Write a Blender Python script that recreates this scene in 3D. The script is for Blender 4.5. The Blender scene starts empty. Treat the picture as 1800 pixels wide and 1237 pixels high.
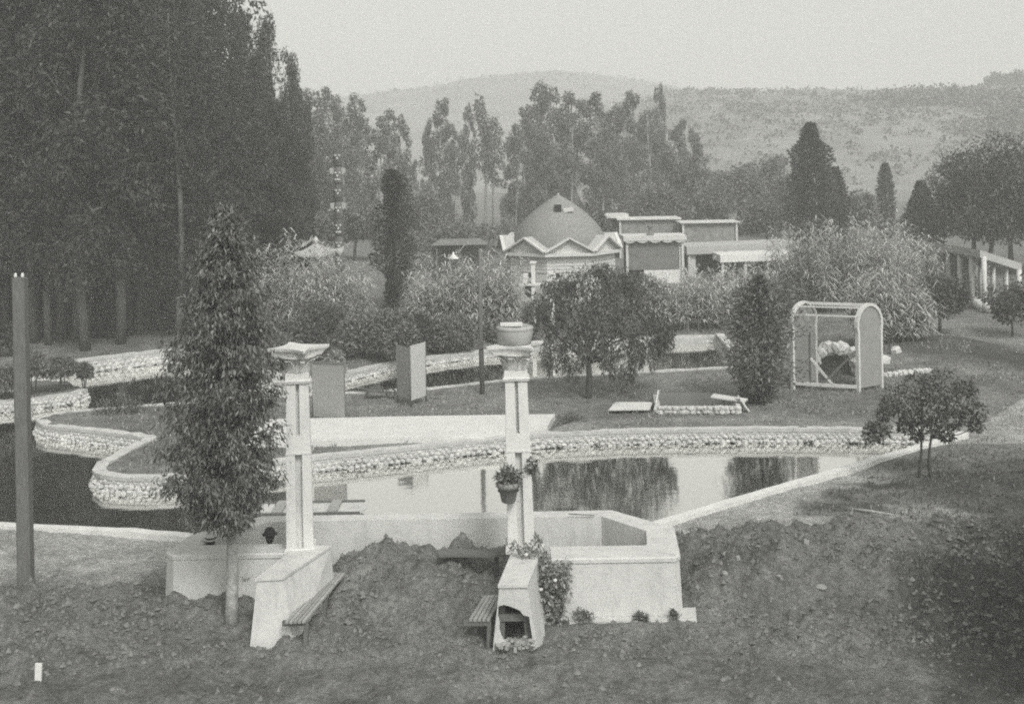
import bpy, bmesh, math, random
import numpy as np
from mathutils import Vector, Matrix

R = math.radians
random.seed(7)
rng = np.random.default_rng(7)
scene = bpy.context.scene
COL = scene.collection

# ------------------------------------------------------------------ camera
F, YH, CAMH, ROLL = 2050.0, 280.0, 8.5, R(1.0)      # focal length in photo pixels, horizon row, eye height
cs, sn = math.cos(ROLL), math.sin(ROLL)
cam_d = bpy.data.cameras.new("camera")
cam_d.sensor_width = 36.0
cam_d.lens = F / 1800.0 * 36.0
cam_d.shift_y = (YH - 618.5) / 1800.0
cam_d.clip_start, cam_d.clip_end = 0.5, 4000.0
cam = bpy.data.objects.new("camera", cam_d)
COL.objects.link(cam)
cam.matrix_world = Matrix(((cs, sn, 0, 0), (0, 0, -1, 0), (-sn, cs, 0, CAMH), (0, 0, 0, 1)))
scene.camera = cam

# ------------------------------------------------------------------ light
SUN_EL, SUN_AZ = R(48), math.atan2(0.34, -0.80)      # behind the camera, to the right
TO_SUN = Vector((math.sin(SUN_AZ) * math.cos(SUN_EL), math.cos(SUN_AZ) * math.cos(SUN_EL), math.sin(SUN_EL)))
world = bpy.data.worlds.new("World")
scene.world = world
world.use_nodes = True
nt = world.node_tree
bg = nt.nodes["Background"]
sky = nt.nodes.new("ShaderNodeTexSky")
sky.sky_type = 'NISHITA'
sky.sun_disc = False
sky.sun_elevation, sky.sun_rotation = SUN_EL, SUN_AZ
sky.air_density, sky.dust_density, sky.ozone_density = 1.0, 4.0, 1.0
bw = nt.nodes.new("ShaderNodeRGBToBW")               # a monochrome photograph: the sky keeps only its brightness
tint = nt.nodes.new("ShaderNodeMix"); tint.data_type = 'RGBA'; tint.blend_type = 'MULTIPLY'
tint.inputs["Factor"].default_value = 1.0
tint.inputs[7].default_value = (1.0, 1.0, 0.955, 1)
nt.links.new(sky.outputs[0], bw.inputs[0])
nt.links.new(bw.outputs[0], tint.inputs[6])
nt.links.new(tint.outputs[2], bg.inputs[0])
bg.inputs[1].default_value = 0.14
sun_d = bpy.data.lights.new("sun", 'SUN')
sun_d.energy, sun_d.angle, sun_d.color = 1.2, R(12), (1.0, 0.99, 0.955)
sun = bpy.data.objects.new("sun", sun_d)
COL.objects.link(sun)
sun.location = TO_SUN * 100
sun.rotation_euler = TO_SUN.to_track_quat('Z', 'Y').to_euler()
scene.view_settings.view_transform = 'Standard'
scene.view_settings.look = 'None'
scene.view_settings.gamma = 1.0
scene.view_settings.use_curve_mapping = False
scene.view_settings.exposure = 0.66
HAZE = 0.0020
scene.render.engine = 'CYCLES'
cy = scene.cycles
cy.max_bounces, cy.diffuse_bounces, cy.glossy_bounces, cy.transmission_bounces = 5, 3, 3, 3
cy.transparent_max_bounces, cy.volume_bounces = 4, 1
cy.caustics_reflective = cy.caustics_refractive = False
cy.filter_width = 2.0
cy.use_denoising = False                              # the photograph is grainy: keep the sampling grain

# ------------------------------------------------------------------ projection helpers
def at(px, py, z=0.0):
    """photo pixel -> world point on the horizontal plane z"""
    u, v = (px - 900) / F, (YH - py) / F
    d = Vector((cs * u + sn * v, 1.0, -sn * u + cs * v))
    t = (z - CAMH) / d.z
    return Vector((d.x * t, t, z))
def zat(px, py, D):
    u, v = (px - 900) / F, (YH - py) / F
    return Vector(((cs * u + sn * v) * D, D, CAMH + (-sn * u + cs * v) * D))

# ------------------------------------------------------------------ noise (numpy)
def _hash(ix, iy, s):
    h = (ix * 374761393 + iy * 668265263 + s * 1442695041) & 0xffffffff
    h = ((h ^ (h >> 13)) * 1274126177) & 0xffffffff
    return ((h ^ (h >> 16)) & 0xffff) / 65535.0
def vnoise(x, y, s=0):
    x = np.asarray(x, float); y = np.asarray(y, float)
    ix = np.floor(x).astype(np.int64); iy = np.floor(y).astype(np.int64)
    fx, fy = x - ix, y - iy
    fx = fx * fx * (3 - 2 * fx); fy = fy * fy * (3 - 2 * fy)
    a = _hash(ix, iy, s) * (1 - fx) + _hash(ix + 1, iy, s) * fx
    b = _hash(ix, iy + 1, s) * (1 - fx) + _hash(ix + 1, iy + 1, s) * fx
    return (a * (1 - fy) + b * fy) * 2 - 1
def fbm(x, y, s=0, o=4):
    t, a = 0.0, 1.0
    x = np.asarray(x, float); y = np.asarray(y, float)
    for k in range(o):
        t = t + a * vnoise(x * 2 ** k + 13.7 * k, y * 2 ** k - 7.3 * k, s + k); a *= 0.5
    return t
def sstep(a, b, x):
    t = np.clip((np.asarray(x, float) - a) / (b - a), 0, 1)
    return t * t * (3 - 2 * t)
def inside(poly, x, y):
    x = np.asarray(x, float); y = np.asarray(y, float)
    r = np.zeros(np.broadcast(x, y).shape, bool)
    n = len(poly)
    for i in range(n):
        x0, y0 = poly[i]; x1, y1 = poly[(i + 1) % n]
        if y0 == y1: continue
        c = ((y0 > y) != (y1 > y)) & (x < (x1 - x0) * (y - y0) / (y1 - y0) + x0)
        r ^= c
    return r
def distline(pts, x, y):
    d = np.full(np.broadcast(x, y).shape, 1e9)
    for (x0, y0), (x1, y1) in zip(pts[:-1], pts[1:]):
        dx, dy = x1 - x0, y1 - y0
        t = np.clip(((x - x0) * dx + (y - y0) * dy) / (dx * dx + dy * dy + 1e-9), 0, 1)
        d = np.minimum(d, np.hypot(x - x0 - t * dx, y - y0 - t * dy))
    return d
def pxy(lst, z=0.0):
    return [tuple(at(a, b, z).xy) for a, b in lst]
def dense(pts, step=0.5):
    out = []
    n = len(pts)
    P = [Vector(p) for p in pts]
    for i in range(n - 1):                                 # Catmull-Rom
        p0, p1, p2, p3 = P[max(i - 1, 0)], P[i], P[i + 1], P[min(i + 2, n - 1)]
        m = max(1, int((p2 - p1).length / step))
        for k in range(m):
            t = k / m
            out.append(0.5 * ((2 * p1) + (p2 - p0) * t + (2 * p0 - 5 * p1 + 4 * p2 - p3) * t * t + (3 * p1 - p0 - 3 * p2 + p3) * t ** 3))
    out.append(P[-1])
    return [tuple(p) for p in out]

# ------------------------------------------------------------------ materials
TB = 0.975
def g(v): return (v, v, v * TB, 1)
MATS = {}
def mat(name, v, var=0.15, scale=3.0, rough=0.85, bump=0.0, bscale=20.0, spec=0.25, detail=6, island=0.0, stretch=None):
    m = bpy.data.materials.new(name); m.use_nodes = True
    n = m.node_tree.nodes; l = m.node_tree.links
    b = n["Principled BSDF"]
    b.inputs["Roughness"].default_value = rough
    b.inputs["Specular IOR Level"].default_value = spec
    tc = n.new("ShaderNodeTexCoord")
    src = tc.outputs["Object"]
    if stretch:
        mp = n.new("ShaderNodeMapping"); mp.inputs["Scale"].default_value = stretch
        l.new(src, mp.inputs[0]); src = mp.outputs[0]
    nz = n.new("ShaderNodeTexNoise"); nz.inputs["Scale"].default_value = scale; nz.inputs["Detail"].default_value = detail
    nz.inputs["Roughness"].default_value = 0.65
    l.new(src, nz.inputs["Vector"])
    rp = n.new("ShaderNodeValToRGB")
    rp.color_ramp.elements[0].position, rp.color_ramp.elements[1].position = 0.28, 0.72
    rp.color_ramp.elements[0].color, rp.color_ramp.elements[1].color = g(v * (1 - var)), g(v * (1 + var))
    l.new(nz.outputs[0], rp.inputs[0])
    out = rp.outputs[0]
    if island:
        ge = n.new("ShaderNodeNewGeometry"); oi = n.new("ShaderNodeObjectInfo")
        ad = n.new("ShaderNodeMath"); ad.operation = 'ADD'; l.new(ge.outputs["Random Per Island"], ad.inputs[0]); l.new(oi.outputs["Random"], ad.inputs[1])
        fr = n.new("ShaderNodeMath"); fr.operation = 'FRACT'; l.new(ad.outputs[0], fr.inputs[0])
        mr = n.new("ShaderNodeMapRange"); mr.inputs[3].default_value = 1 - island; mr.inputs[4].default_value = 1 + island
        l.new(fr.outputs[0], mr.inputs[0])
        mx = n.new("ShaderNodeMix"); mx.data_type = 'RGBA'; mx.blend_type = 'MULTIPLY'; mx.inputs["Factor"].default_value = 1
        l.new(out, mx.inputs[6]); l.new(mr.outputs[0], mx.inputs[7]); out = mx.outputs[2]
    l.new(out, b.inputs["Base Color"])
    if bump:
        bn = n.new("ShaderNodeTexNoise"); bn.inputs["Scale"].default_value = bscale; bn.inputs["Detail"].default_value = 8
        l.new(src, bn.inputs["Vector"])
        bp = n.new("ShaderNodeBump"); bp.inputs["Strength"].default_value = bump; bp.inputs["Distance"].default_value = 0.03
        l.new(bn.outputs[0], bp.inputs["Height"]); l.new(bp.outputs[0], b.inputs["Normal"])
    MATS[name] = m
    return m
def leafmat(name, v, var=0.45, trans=0.25):
    m = bpy.data.materials.new(name); m.use_nodes = True
    n = m.node_tree.nodes; l = m.node_tree.links
    n.remove(n["Principled BSDF"])
    ge = n.new("ShaderNodeNewGeometry")
    rp = n.new("ShaderNodeValToRGB")
    e = rp.color_ramp.elements
    e[0].position, e[0].color = 0.0, g(v * (1 - var))
    e[1].position, e[1].color = 1.0, g(v * (1 + var * 1.3))
    l.new(ge.outputs["Random Per Island"], rp.inputs[0])
    df = n.new("ShaderNodeBsdfDiffuse"); tr = n.new("ShaderNodeBsdfTranslucent"); gl = n.new("ShaderNodeBsdfGlossy")
    gl.inputs["Roughness"].default_value = 0.45; gl.inputs["Color"].default_value = g(0.7)
    l.new(rp.outputs[0], df.inputs[0]); l.new(rp.outputs[0], tr.inputs[0])
    mx = n.new("ShaderNodeMixShader"); mx.inputs[0].default_value = trans
    l.new(df.outputs[0], mx.inputs[1]); l.new(tr.outputs[0], mx.inputs[2])
    m2 = n.new("ShaderNodeMixShader"); m2.inputs[0].default_value = 0.025
    l.new(mx.outputs[0], m2.inputs[1]); l.new(gl.outputs[0], m2.inputs[2])
    l.new(m2.outputs[0], n["Material Output"].inputs[0])
    MATS[name] = m
    return m
mat("plaster", 0.54, 0.10, 1.6, 0.9, 0.25, 14)
mat("plaster_white", 0.60, 0.07, 2.5, 0.85, 0.15, 20)
def weather(name, amt, sc=(1.2, 1.2, 0.35)):
    """rain streaks, damp patches and hairline cracks on a plaster or cement material"""
    m = MATS[name]; n = m.node_tree.nodes; l = m.node_tree.links; b = n["Principled BSDF"]
    src = b.inputs["Base Color"].links[0].from_socket
    tc = n.new("ShaderNodeTexCoord"); mp = n.new("ShaderNodeMapping"); mp.inputs["Scale"].default_value = sc
    l.new(tc.outputs["Object"], mp.inputs[0])
    nz = n.new("ShaderNodeTexNoise"); nz.inputs["Scale"].default_value = 3.0; nz.inputs["Detail"].default_value = 9; nz.inputs["Roughness"].default_value = 0.7
    l.new(mp.outputs[0], nz.inputs["Vector"])
    mr = n.new("ShaderNodeMapRange"); mr.inputs[1].default_value = 0.50; mr.inputs[2].default_value = 0.75; mr.inputs[3].default_value = 1.0; mr.inputs[4].default_value = 1 - amt
    l.new(nz.outputs[0], mr.inputs[0])
    vo = n.new("ShaderNodeTexVoronoi"); vo.feature = 'DISTANCE_TO_EDGE'; vo.inputs["Scale"].default_value = 1.1
    n2 = n.new("ShaderNodeTexNoise"); n2.inputs["Scale"].default_value = 4; l.new(tc.outputs["Object"], n2.inputs["Vector"])
    ad = n.new("ShaderNodeMix"); ad.data_type = 'VECTOR'; ad.inputs["Factor"].default_value = 0.25
    l.new(tc.outputs["Object"], ad.inputs[4]); l.new(n2.outputs[1], ad.inputs[5]); l.new(ad.outputs[1], vo.inputs["Vector"])
    mc = n.new("ShaderNodeMapRange"); mc.inputs[1].default_value = 0.0; mc.inputs[2].default_value = 0.012; mc.inputs[3].default_value = 0.88; mc.inputs[4].default_value = 1.0
    l.new(vo.outputs[0], mc.inputs[0])
    mm = n.new("ShaderNodeMath"); mm.operation = 'MULTIPLY'; l.new(mr.outputs[0], mm.inputs[0]); l.new(mc.outputs[0], mm.inputs[1])
    mx = n.new("ShaderNodeMix"); mx.data_type = 'RGBA'; mx.blend_type = 'MULTIPLY'; mx.inputs["Factor"].default_value = 1
    l.new(src, mx.inputs[6]); l.new(mm.outputs[0], mx.inputs[7]); l.new(mx.outputs[2], b.inputs["Base Color"])
weather("plaster", 0.26); weather("plaster_white", 0.14)
mat("cement", 0.50, 0.14, 2.2, 0.9, 0.3, 18)
weather("cement", 0.35, (1, 1, 1)); mat("kerb_white", 0.62, 0.12, 3, 0.9, 0.3, 18)
mat("field_stone", 0.30, 0.25, 7, 0.95, 0.4, 22)
mat("mortar", 0.46, 0.2, 6, 0.95, 0.5, 25)
mat("stone", 0.52, 0.12, 5, 0.9, 0.3, 22, island=0.13)
mat("wood_grey", 0.14, 0.3, 6, 0.85, 0.3, 30, stretch=(6, 6, 0.6))
mat("wood_slat", 0.30, 0.2, 5, 0.8, 0.2, 30, island=0.15)
mat("wood_dark", 0.09, 0.3, 5, 0.85, 0.3, 25)
mat("dark_metal", 0.06, 0.3, 5, 0.7)
mat("white_paint", 0.64, 0.06, 4, 0.6)
mat("cloth_dark", 0.26, 0.08, 4, 0.95, 0.2, 40)
mat("cloth_mid", 0.34, 0.08, 4, 0.95, 0.2, 40)
mat("cloth_lit", 0.50, 0.06, 4, 0.95, 0.2, 40)
mat("netting", 0.26, 0.12, 3, 0.95, 0.2, 40)
mat("roof_felt", 0.40, 0.10, 1.2, 0.9, 0.2, 6)
mat("shingle", 0.24, 0.22, 9, 0.95, 0.4, 30)
mat("trim_pale", 0.55, 0.08, 2, 0.85)
mat("wall_pale", 0.54, 0.10, 2, 0.9, stretch=(0.4, 0.4, 6))
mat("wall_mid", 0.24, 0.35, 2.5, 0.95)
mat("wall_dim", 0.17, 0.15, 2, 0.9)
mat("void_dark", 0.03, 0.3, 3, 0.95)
mat("terracotta", 0.22, 0.12, 4, 0.85)
mat("tub", 0.34, 0.15, 4, 0.85, 0.2, 20)
mat("bark_pale", 0.34, 0.35, 3, 0.95, 0.5, 14, stretch=(3, 3, 0.5))
mat("bark_stem", 0.32, 0.45, 9, 0.95, 0.5, 18)
mat("bark_gum", 0.10, 0.45, 3, 0.95, 0.5, 14, stretch=(3, 3, 0.5))
mat("bark_white", 0.46, 0.45, 7, 0.95, 0.4, 14)
mat("bark_dark", 0.07, 0.35, 5, 0.95, 0.5, 16)
mat("clod", 0.16, 0.35, 5, 1.0, 0.5, 22, island=0.25)
mat("felt_black", 0.025, 0.2, 6, 0.8)
mat("straw", 0.42, 0.15, 12, 0.9)
mat("suit_dark", 0.04, 0.2, 6, 0.9)
mat("shirt_pale", 0.5, 0.1, 6, 0.9)
mat("skin", 0.26, 0.08, 5, 0.6)
mat("hair", 0.03, 0.2, 12, 0.7)
leafmat("leaf_near", 0.155, 0.65)
leafmat("leaf_gum", 0.056, 0.30)
leafmat("leaf_far", 0.17, 0.35)
leafmat("leaf_cypress", 0.07, 0.4)
leafmat("leaf_mid", 0.165, 0.5)
leafmat("leaf_dark", 0.105, 0.45)
leafmat("leaf_reed", 0.42, 0.45)
leafmat("leaf_pale", 0.28, 0.45)
leafmat("leaf_scrub", 0.18, 0.4)

# ------------------------------------------------------------------ object helpers
def tag(o, label=None, cat=None, group=None, kind=None):
    if label: o["label"] = label
    if cat: o["category"] = cat
    if group: o["group"] = group
    if kind: o["kind"] = kind
    return o
def thing(name, label, cat, loc=(0, 0, 0), group=None):
    o = bpy.data.objects.new(name, None)
    o.empty_display_size = 0.3
    COL.objects.link(o); o.location = loc
    return tag(o, label, cat, group)
def adopt(o, parent):
    """parent o, keeping its world coordinates (parents are never rotated before adoption)"""
    p, off = parent, Vector((0, 0, 0))
    while p is not None:
        off += Vector(p.location); p = p.parent
    o.parent = parent
    if parent.type == 'EMPTY':
        o.matrix_parent_inverse = Matrix.Translation(-Vector(parent.location))
def link(name, me, parent=None):
    o = bpy.data.objects.new(name, me); COL.objects.link(o)
    if parent: adopt(o, parent)
    return o
def np_mesh(name, V, Q, material, smooth=False):
    """V (n,3), Q (m,4) quads"""
    me = bpy.data.meshes.new(name)
    V = np.ascontiguousarray(V, np.float32); Q = np.ascontiguousarray(Q, np.int32)
    k = Q.shape[1]
    me.vertices.add(len(V)); me.vertices.foreach_set("co", V.ravel())
    me.loops.add(Q.size); me.loops.foreach_set("vertex_index", Q.ravel())
    me.polygons.add(len(Q))
    me.polygons.foreach_set("loop_start", np.arange(0, Q.size, k, dtype=np.int32))
    me.polygons.foreach_set("loop_total", np.full(len(Q), k, np.int32))
    if smooth: me.polygons.foreach_set("use_smooth", np.ones(len(Q), bool))
    me.update(calc_edges=True)
    if material: me.materials.append(material)
    return me

class MB:
    def __init__(s): s.v, s.f, s.sm = [], [], []
    def add(s, V, Fs, smooth=False):
        b = len(s.v)
        s.v += [tuple(p) for p in V]
        for f in Fs: s.f.append([b + i for i in f]); s.sm.append(smooth)
        return s
    def box(s, c, size, rot=None, taper=1.0):
        hx, hy, hz = [a / 2 for a in size]
        V = [Vector((x * hx * (taper if z > 0 else 1), y * hy * (taper if z > 0 else 1), z * hz)) for z in (-1, 1) for y in (-1, 1) for x in (-1, 1)]
        if rot is not None: V = [rot @ v for v in V]
        c = Vector(c)
        return s.add([v + c for v in V], [(0, 2, 3, 1), (4, 5, 7, 6), (0, 1, 5, 4), (2, 6, 7, 3), (0, 4, 6, 2), (1, 3, 7, 5)])
    def bar(s, a, b, w, h=None, up=(0, 0, 1)):
        a, b = Vector(a), Vector(b); h = h or w
        d = b - a; L = d.length; y = d.normalized()
        upv = Vector(up)
        if abs(y.dot(upv)) > 0.98: upv = Vector((0, 1, 0))
        x = y.cross(upv).normalized(); z = x.cross(y)
        M = Matrix((x, y, z)).transposed()
        return s.box((a + b) / 2, (w, L, h), M)
    def loft(s, rings, smooth=False, caps=True):
        n = len(rings[0]); V = [p for r in rings for p in r]; Fs = []
        for k in range(len(rings) - 1):
            for i in range(n):
                j = (i + 1) % n
                Fs.append((k * n + i, k * n + j, (k + 1) * n + j, (k + 1) * n + i))
        if caps:
            Fs.append(tuple(range(n - 1, -1, -1))); Fs.append(tuple((len(rings) - 1) * n + i for i in range(n)))
        return s.add(V, Fs, smooth)
    def prism(s, poly, z0, z1, poly2=None):
        p2 = poly2 or poly
        return s.loft([[(x, y, z0) for x, y in poly], [(x, y, z1) for x, y in p2]])
    def tube(s, pts, rad, n=7, caps=True):
        P = [Vector(p) for p in pts]
        if not hasattr(rad, '__len__'): rad = [rad] * len(P)
        rings = []
        ref = Vector((0.31, 0.95, 0.12))
        for i, p in enumerate(P):
            t = (P[min(i + 1, len(P) - 1)] - P[max(i - 1, 0)]).normalized()
            if abs(t.dot(ref)) > 0.95: ref = Vector((0.95, -0.2, 0.3))
            x = t.cross(ref).normalized(); y = t.cross(x)
            rings.append([p + (x * math.cos(a) + y * math.sin(a)) * rad[i] for a in [2 * math.pi * k / n for k in range(n)]])
        return s.loft(rings, True, caps)
    def lathe(s, prof, c=(0, 0, 0), n=20, smooth=True, caps=True):
        c = Vector(c)
        rings = [[c + Vector((r * math.cos(2 * math.pi * k / n), r * math.sin(2 * math.pi * k / n), z)) for k in range(n)] for r, z in prof]
        return s.loft(rings, smooth, caps)
    def mesh(s, name, m):
        me = bpy.data.meshes.new(name)
        me.from_pydata(s.v, [], s.f)
        me.polygons.foreach_set("use_smooth", s.sm)
        bm = bmesh.new(); bm.from_mesh(me); bmesh.ops.recalc_face_normals(bm, faces=bm.faces); bm.to_mesh(me); bm.free()
        me.materials.append(MATS[m])
        return me
    def build(s, name, m, parent=None):
        return link(name, s.mesh(name, m), parent)

# ------------------------------------------------------------------ shorelines (photo outline of the kerb tops, on level ground)
NEAR_LEFT = pxy([(-420, 905), (-200, 915), (0, 926), (165, 934), (330, 944)]) + [(-6.6, 26.3), (-5.5, 24.45)]
NEAR_RIGHT = [(0.6, 24.45)] + pxy([(1170, 919), (1300, 880), (1450, 836), (1600, 792), (1690, 765)])
SOUTH = dense(pxy([(1690, 765), (1640, 757), (1560, 756), (1430, 755), (1300, 755), (1100, 758), (965, 764), (880, 771), (790, 780), (670, 793), (550, 805), (450, 817), (345, 834)]))
POINT = dense(pxy([(345, 834), (290, 840), (225, 841), (185, 838), (168, 828), (176, 816)]), 0.4)
NOTCH = dense(pxy([(176, 816), (222, 790), (262, 770)]), 0.5)
TIP = dense(pxy([(262, 770), (210, 763), (140, 755), (80, 748), (67, 741), (78, 734)]), 0.4)
NORTHISL = dense(pxy([(78, 734), (112, 726), (200, 718), (310, 710), (450, 702), (600, 692), (765, 682), (900, 668), (1100, 656), (1312, 645)]))
EAST = pxy([(1312, 645), (1262, 588)])
FAR = dense(pxy([(1262, 588), (1170, 590), (1000, 601), (850, 614), (760, 625), (690, 635), (600, 655), (540, 667), (480, 668), (400, 642), (300, 623), (270, 625), (130, 642), (0, 658), (-150, 675), (-420, 700)]))
WATER = NEAR_LEFT + NEAR_RIGHT[0:] + SOUTH[1:] + POINT[1:] + NOTCH[1:] + TIP[1:] + NORTHISL[1:] + EAST[1:] + FAR[1:]
ISLET_F = dense(pxy([(-420, 738), (-200, 722), (0, 706), (70, 699), (138, 690), (150, 684)]), 0.4)
ISLET = ISLET_F + pxy([(120, 668), (60, 668), (-100, 684), (-420, 715)])
WZ = -0.38

# ------------------------------------------------------------------ ground
def wing_zone(x, y):
    return inside([(-4.2, 20.0), (-3.0, 24.3), (0.4, 24.3), (-0.2, 20.0)], x, y)
def mound(x, y, cx, cy, rx, ry, h, p=2.0):
    d = np.sqrt(((x - cx) / rx) ** 2 + ((y - cy) / ry) ** 2)
    return h * np.clip(1 - d ** p, 0, 1)
HEAP = [(pp.x, pp.y, w, h) for pp, w, h in [(zat(680, 945, 23.55), 0.9, 0.92), (zat(812, 940, 23.6), 0.55, 0.98), (zat(745, 955, 23.6), 1.2, 0.74)]]
def land(x, y):
    """height of the land without the ponds"""
    x = np.asarray(x, float); y = np.asarray(y, float)
    z = 0.05 * fbm(x * 0.25, y * 0.25, 3, 3)
    # soil heaped between the two wing walls, up to the back wall
    hz = sstep(-4.2, -3.2, x) * (1 - sstep(-0.1, 0.5, x))
    ramp = sstep(20.3, 23.4, y) * (1 - sstep(24.2, 24.6, y))
    z = z + 0.62 * ramp * hz * (0.9 + 0.25 * fbm(x * 1.3, y * 1.3, 9, 3))
    for cx, cy, w, h in HEAP:
        k = np.clip(1 - np.hypot((x - cx) / w, (y - cy) / (w * 0.9)), 0, 1)
        z = np.maximum(z, np.where(k > 0, h * k ** 0.8 + 0.3 * (1 - k) - 0.02, z * 0 - 9))
    # bank of dug earth right of the enclosure, low bank on the left
    b = sstep(3.0, 3.8, x) * (1 - sstep(8.0, 11.0, x)) * sstep(21.6 , 22.9, y + 0.35 * fbm(x * 0.9, y * 0.5, 5, 2)) * (1 - sstep(24.6, 26.2, y - (x - 3) * 0.15))
    z = z + 0.55 * b * (1 + 0.35 * fbm(x * 0.8, y * 0.8, 15, 3))
    b2 = sstep(20.8, 22.0, y) * (1 - sstep(22.2, 25.0, y)) * (1 - sstep(-5.2, -4.7, x)) * sstep(-14, -7.5, x)
    z = z + 0.24 * b2
    z = z + mound(x, y, 12.8, 29.0, 3.0, 1.7, 0.35) + mound(x, y, 1.9, 36.5, 0.9, 0.6, 0.3)
    z = z + mound(x, y, at(1650, 620).x, at(1650, 620).y, 3.6, 5.5, 0.5, 2)
    # rise towards the grove on the left and gentle swell far back
    z = z + 1.2 * sstep(52, 85, y) * sstep(-8, -30, x) + 1.0 * sstep(60, 150, y) * sstep(15, 60, x)
    return z
def soilmask(x, y):
    """1 where the foreground is dug soil"""
    left = (1 - sstep(23.0, 24.6, y + 0.5 * fbm(x * 0.6, y * 0.6, 21, 3)))
    lim = 26.4 + (x - 3.4) * 0.10 + 0.5 * fbm(x * 0.6, y * 0.6, 22, 3)
    right = (1 - sstep(lim - 0.8, lim, y))
    rr = (1 - sstep(24.4, 24.6, y))
    w = np.where(x < -4.5, left, np.where(x > 2.9, right, rr))
    return w
def gz(x, y):
    x = np.asarray(x, float); y = np.asarray(y, float)
    z = land(x, y)
    s = soilmask(x, y)
    near = (1 - sstep(40, 60, y)) * (1 - 0.8 * ((x > 0.5) & (x < 3.5) & (y > 20.9) & (y < 21.8)))
    z = z - 0.14 * np.clip(1.6 - distline(FAR[:60], x, y), 0, 1) * (y > 40)
    z = z + near * (s * (0.055 * vnoise(x * 6.3, y * 6.3, 37) * sstep(19.0, 20.6, y) + 0.10 * fbm(x * 1.5, y * 1.5, 31, 3) + 0.12 * np.maximum(fbm(x * 3.8, y * 3.8, 32, 3), -0.35) * (0.25 + 0.75 * sstep(19.3, 20.8, y + 0.4 * vnoise(x, y, 4)))) + (1 - s) * 0.02 * fbm(x * 2.5, y * 2.5, 33, 3))
    return z
def gp(x, y): return float(gz(x, y))

def axis(brk):
    out = [brk[0][0]]
    for (a, b, s) in brk:
        n = max(1, int(round((b - a) / s)))
        out += [a + (b - a) * (k + 1) / n for k in range(n)]
    return np.array(out)
xs = axis([(-900, -200, 70), (-200, -60, 7), (-60, -22, 1.0), (-22, -11, 0.14), (-11, 11, 0.075), (11, 19, 0.14), (19, 60, 1.0), (60, 200, 7), (200, 900, 70)])
ys = axis([(-60, 0, 10), (0, 15, 1.0), (15, 27, 0.065), (27, 42, 0.14), (42, 62, 0.22), (62, 110, 1.2), (110, 260, 8), (260, 1600, 90)])
GX, GY = np.meshgrid(xs, ys)
GZ = gz(GX, GY)
win = inside(WATER, GX, GY) & ~inside(ISLET, GX, GY)
GZ = np.where(win, -1.1, GZ)
nx, ny = len(xs), len(ys)
# tone = the colour of the earth in each place, with shade painted in at lower right
soil = soilmask(GX, GY)
T = np.full(GX.shape, 0.17)
dry = 0.40 + 0.06 * fbm(GX * 0.5, GY * 0.5, 41, 3)
grass = 0.19 + 0.045 * fbm(GX * 0.4, GY * 0.4, 42, 4)
dark = 0.19 + 0.04 * fbm(GX * 1.1, GY * 1.1, 43, 4)
isl = SOUTH + POINT[1:] + NOTCH[1:] + TIP[1:] + NORTHISL[1:] + pxy([(1700, 640), (1800, 700)])
T = np.where(GY < 40, dry, grass)
T = np.where(inside(isl, GX, GY), grass * 1.05, T)
strip = np.exp(-(distline(SOUTH, GX, GY) / 1.2) ** 2)
T = T * (1 - strip * 0.6) + 0.30 * strip * 0.6
T = np.where(GY < 31, T * (1 - soil) + dark * soil, T)
# right-hand ground: patches of dark turf between bare paths
rt = sstep(-0.1, 0.25, fbm(GX * 0.16 + 3, GY * 0.16, 51, 4)) * sstep(9.5, 11.5, GX + 0.2 * (GY - 27))
T = np.where((GX > 8) & (GY < 34), T * (1 - 0.65 * rt) + 0.085 * 0.65 * rt, T)
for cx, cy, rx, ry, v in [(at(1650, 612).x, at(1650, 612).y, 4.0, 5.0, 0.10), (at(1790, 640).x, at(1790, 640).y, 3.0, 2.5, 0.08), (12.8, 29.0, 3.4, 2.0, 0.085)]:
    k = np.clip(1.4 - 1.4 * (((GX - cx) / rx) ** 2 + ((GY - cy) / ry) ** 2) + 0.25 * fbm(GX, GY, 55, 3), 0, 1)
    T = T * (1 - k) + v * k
pth = distline(pxy([(1480, 545), (1600, 565), (1720, 590), (1830, 600)]), GX, GY)
k = np.exp(-(pth / 1.6) ** 2) * 0.75
T = T * (1 - k) + 0.33 * k
pth = distline(pxy([(1640, 700), (1720, 745), (1790, 760), (1900, 740)]), GX, GY)
k = np.exp(-(pth / 1.1) ** 2) * 0.6
T = T * (1 - k) + 0.33 * k
rut = distline(pxy([(1020, 742), (1200, 737), (1400, 738), (1560, 748)]), GX, GY)
k = np.exp(-(rut / 0.35) ** 2) * 0.6
T = T * (1 - k) + 0.30 * k
pale = distline(pxy([(1790, 880), (1700, 915), (1590, 930), (1690, 985)]), GX, GY)
k = np.exp(-(pale / 0.5) ** 2) * 0.6 * sstep(-0.5, 0.5, fbm(GX * 2, GY * 2, 66, 3))
T = T * (1 - k) + 0.26 * k
pt = at(1040, 1148); k = np.exp(-((GX - pt.x) / 0.7) ** 2 - ((GY - pt.y) / 0.35) ** 2) * 0.7 * sstep(-0.6, 0.4, fbm(GX * 3, GY * 3, 67, 3))
T = T * (1 - k) + 0.27 * k
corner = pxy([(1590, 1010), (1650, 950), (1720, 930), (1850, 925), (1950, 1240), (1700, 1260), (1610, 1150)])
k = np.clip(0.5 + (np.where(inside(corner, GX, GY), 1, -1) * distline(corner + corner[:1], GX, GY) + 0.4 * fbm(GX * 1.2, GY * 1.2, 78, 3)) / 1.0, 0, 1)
T = T * (1 - k) + 0.10 * k  # earth toned darker here to deepen the tree shade of the corner
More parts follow.
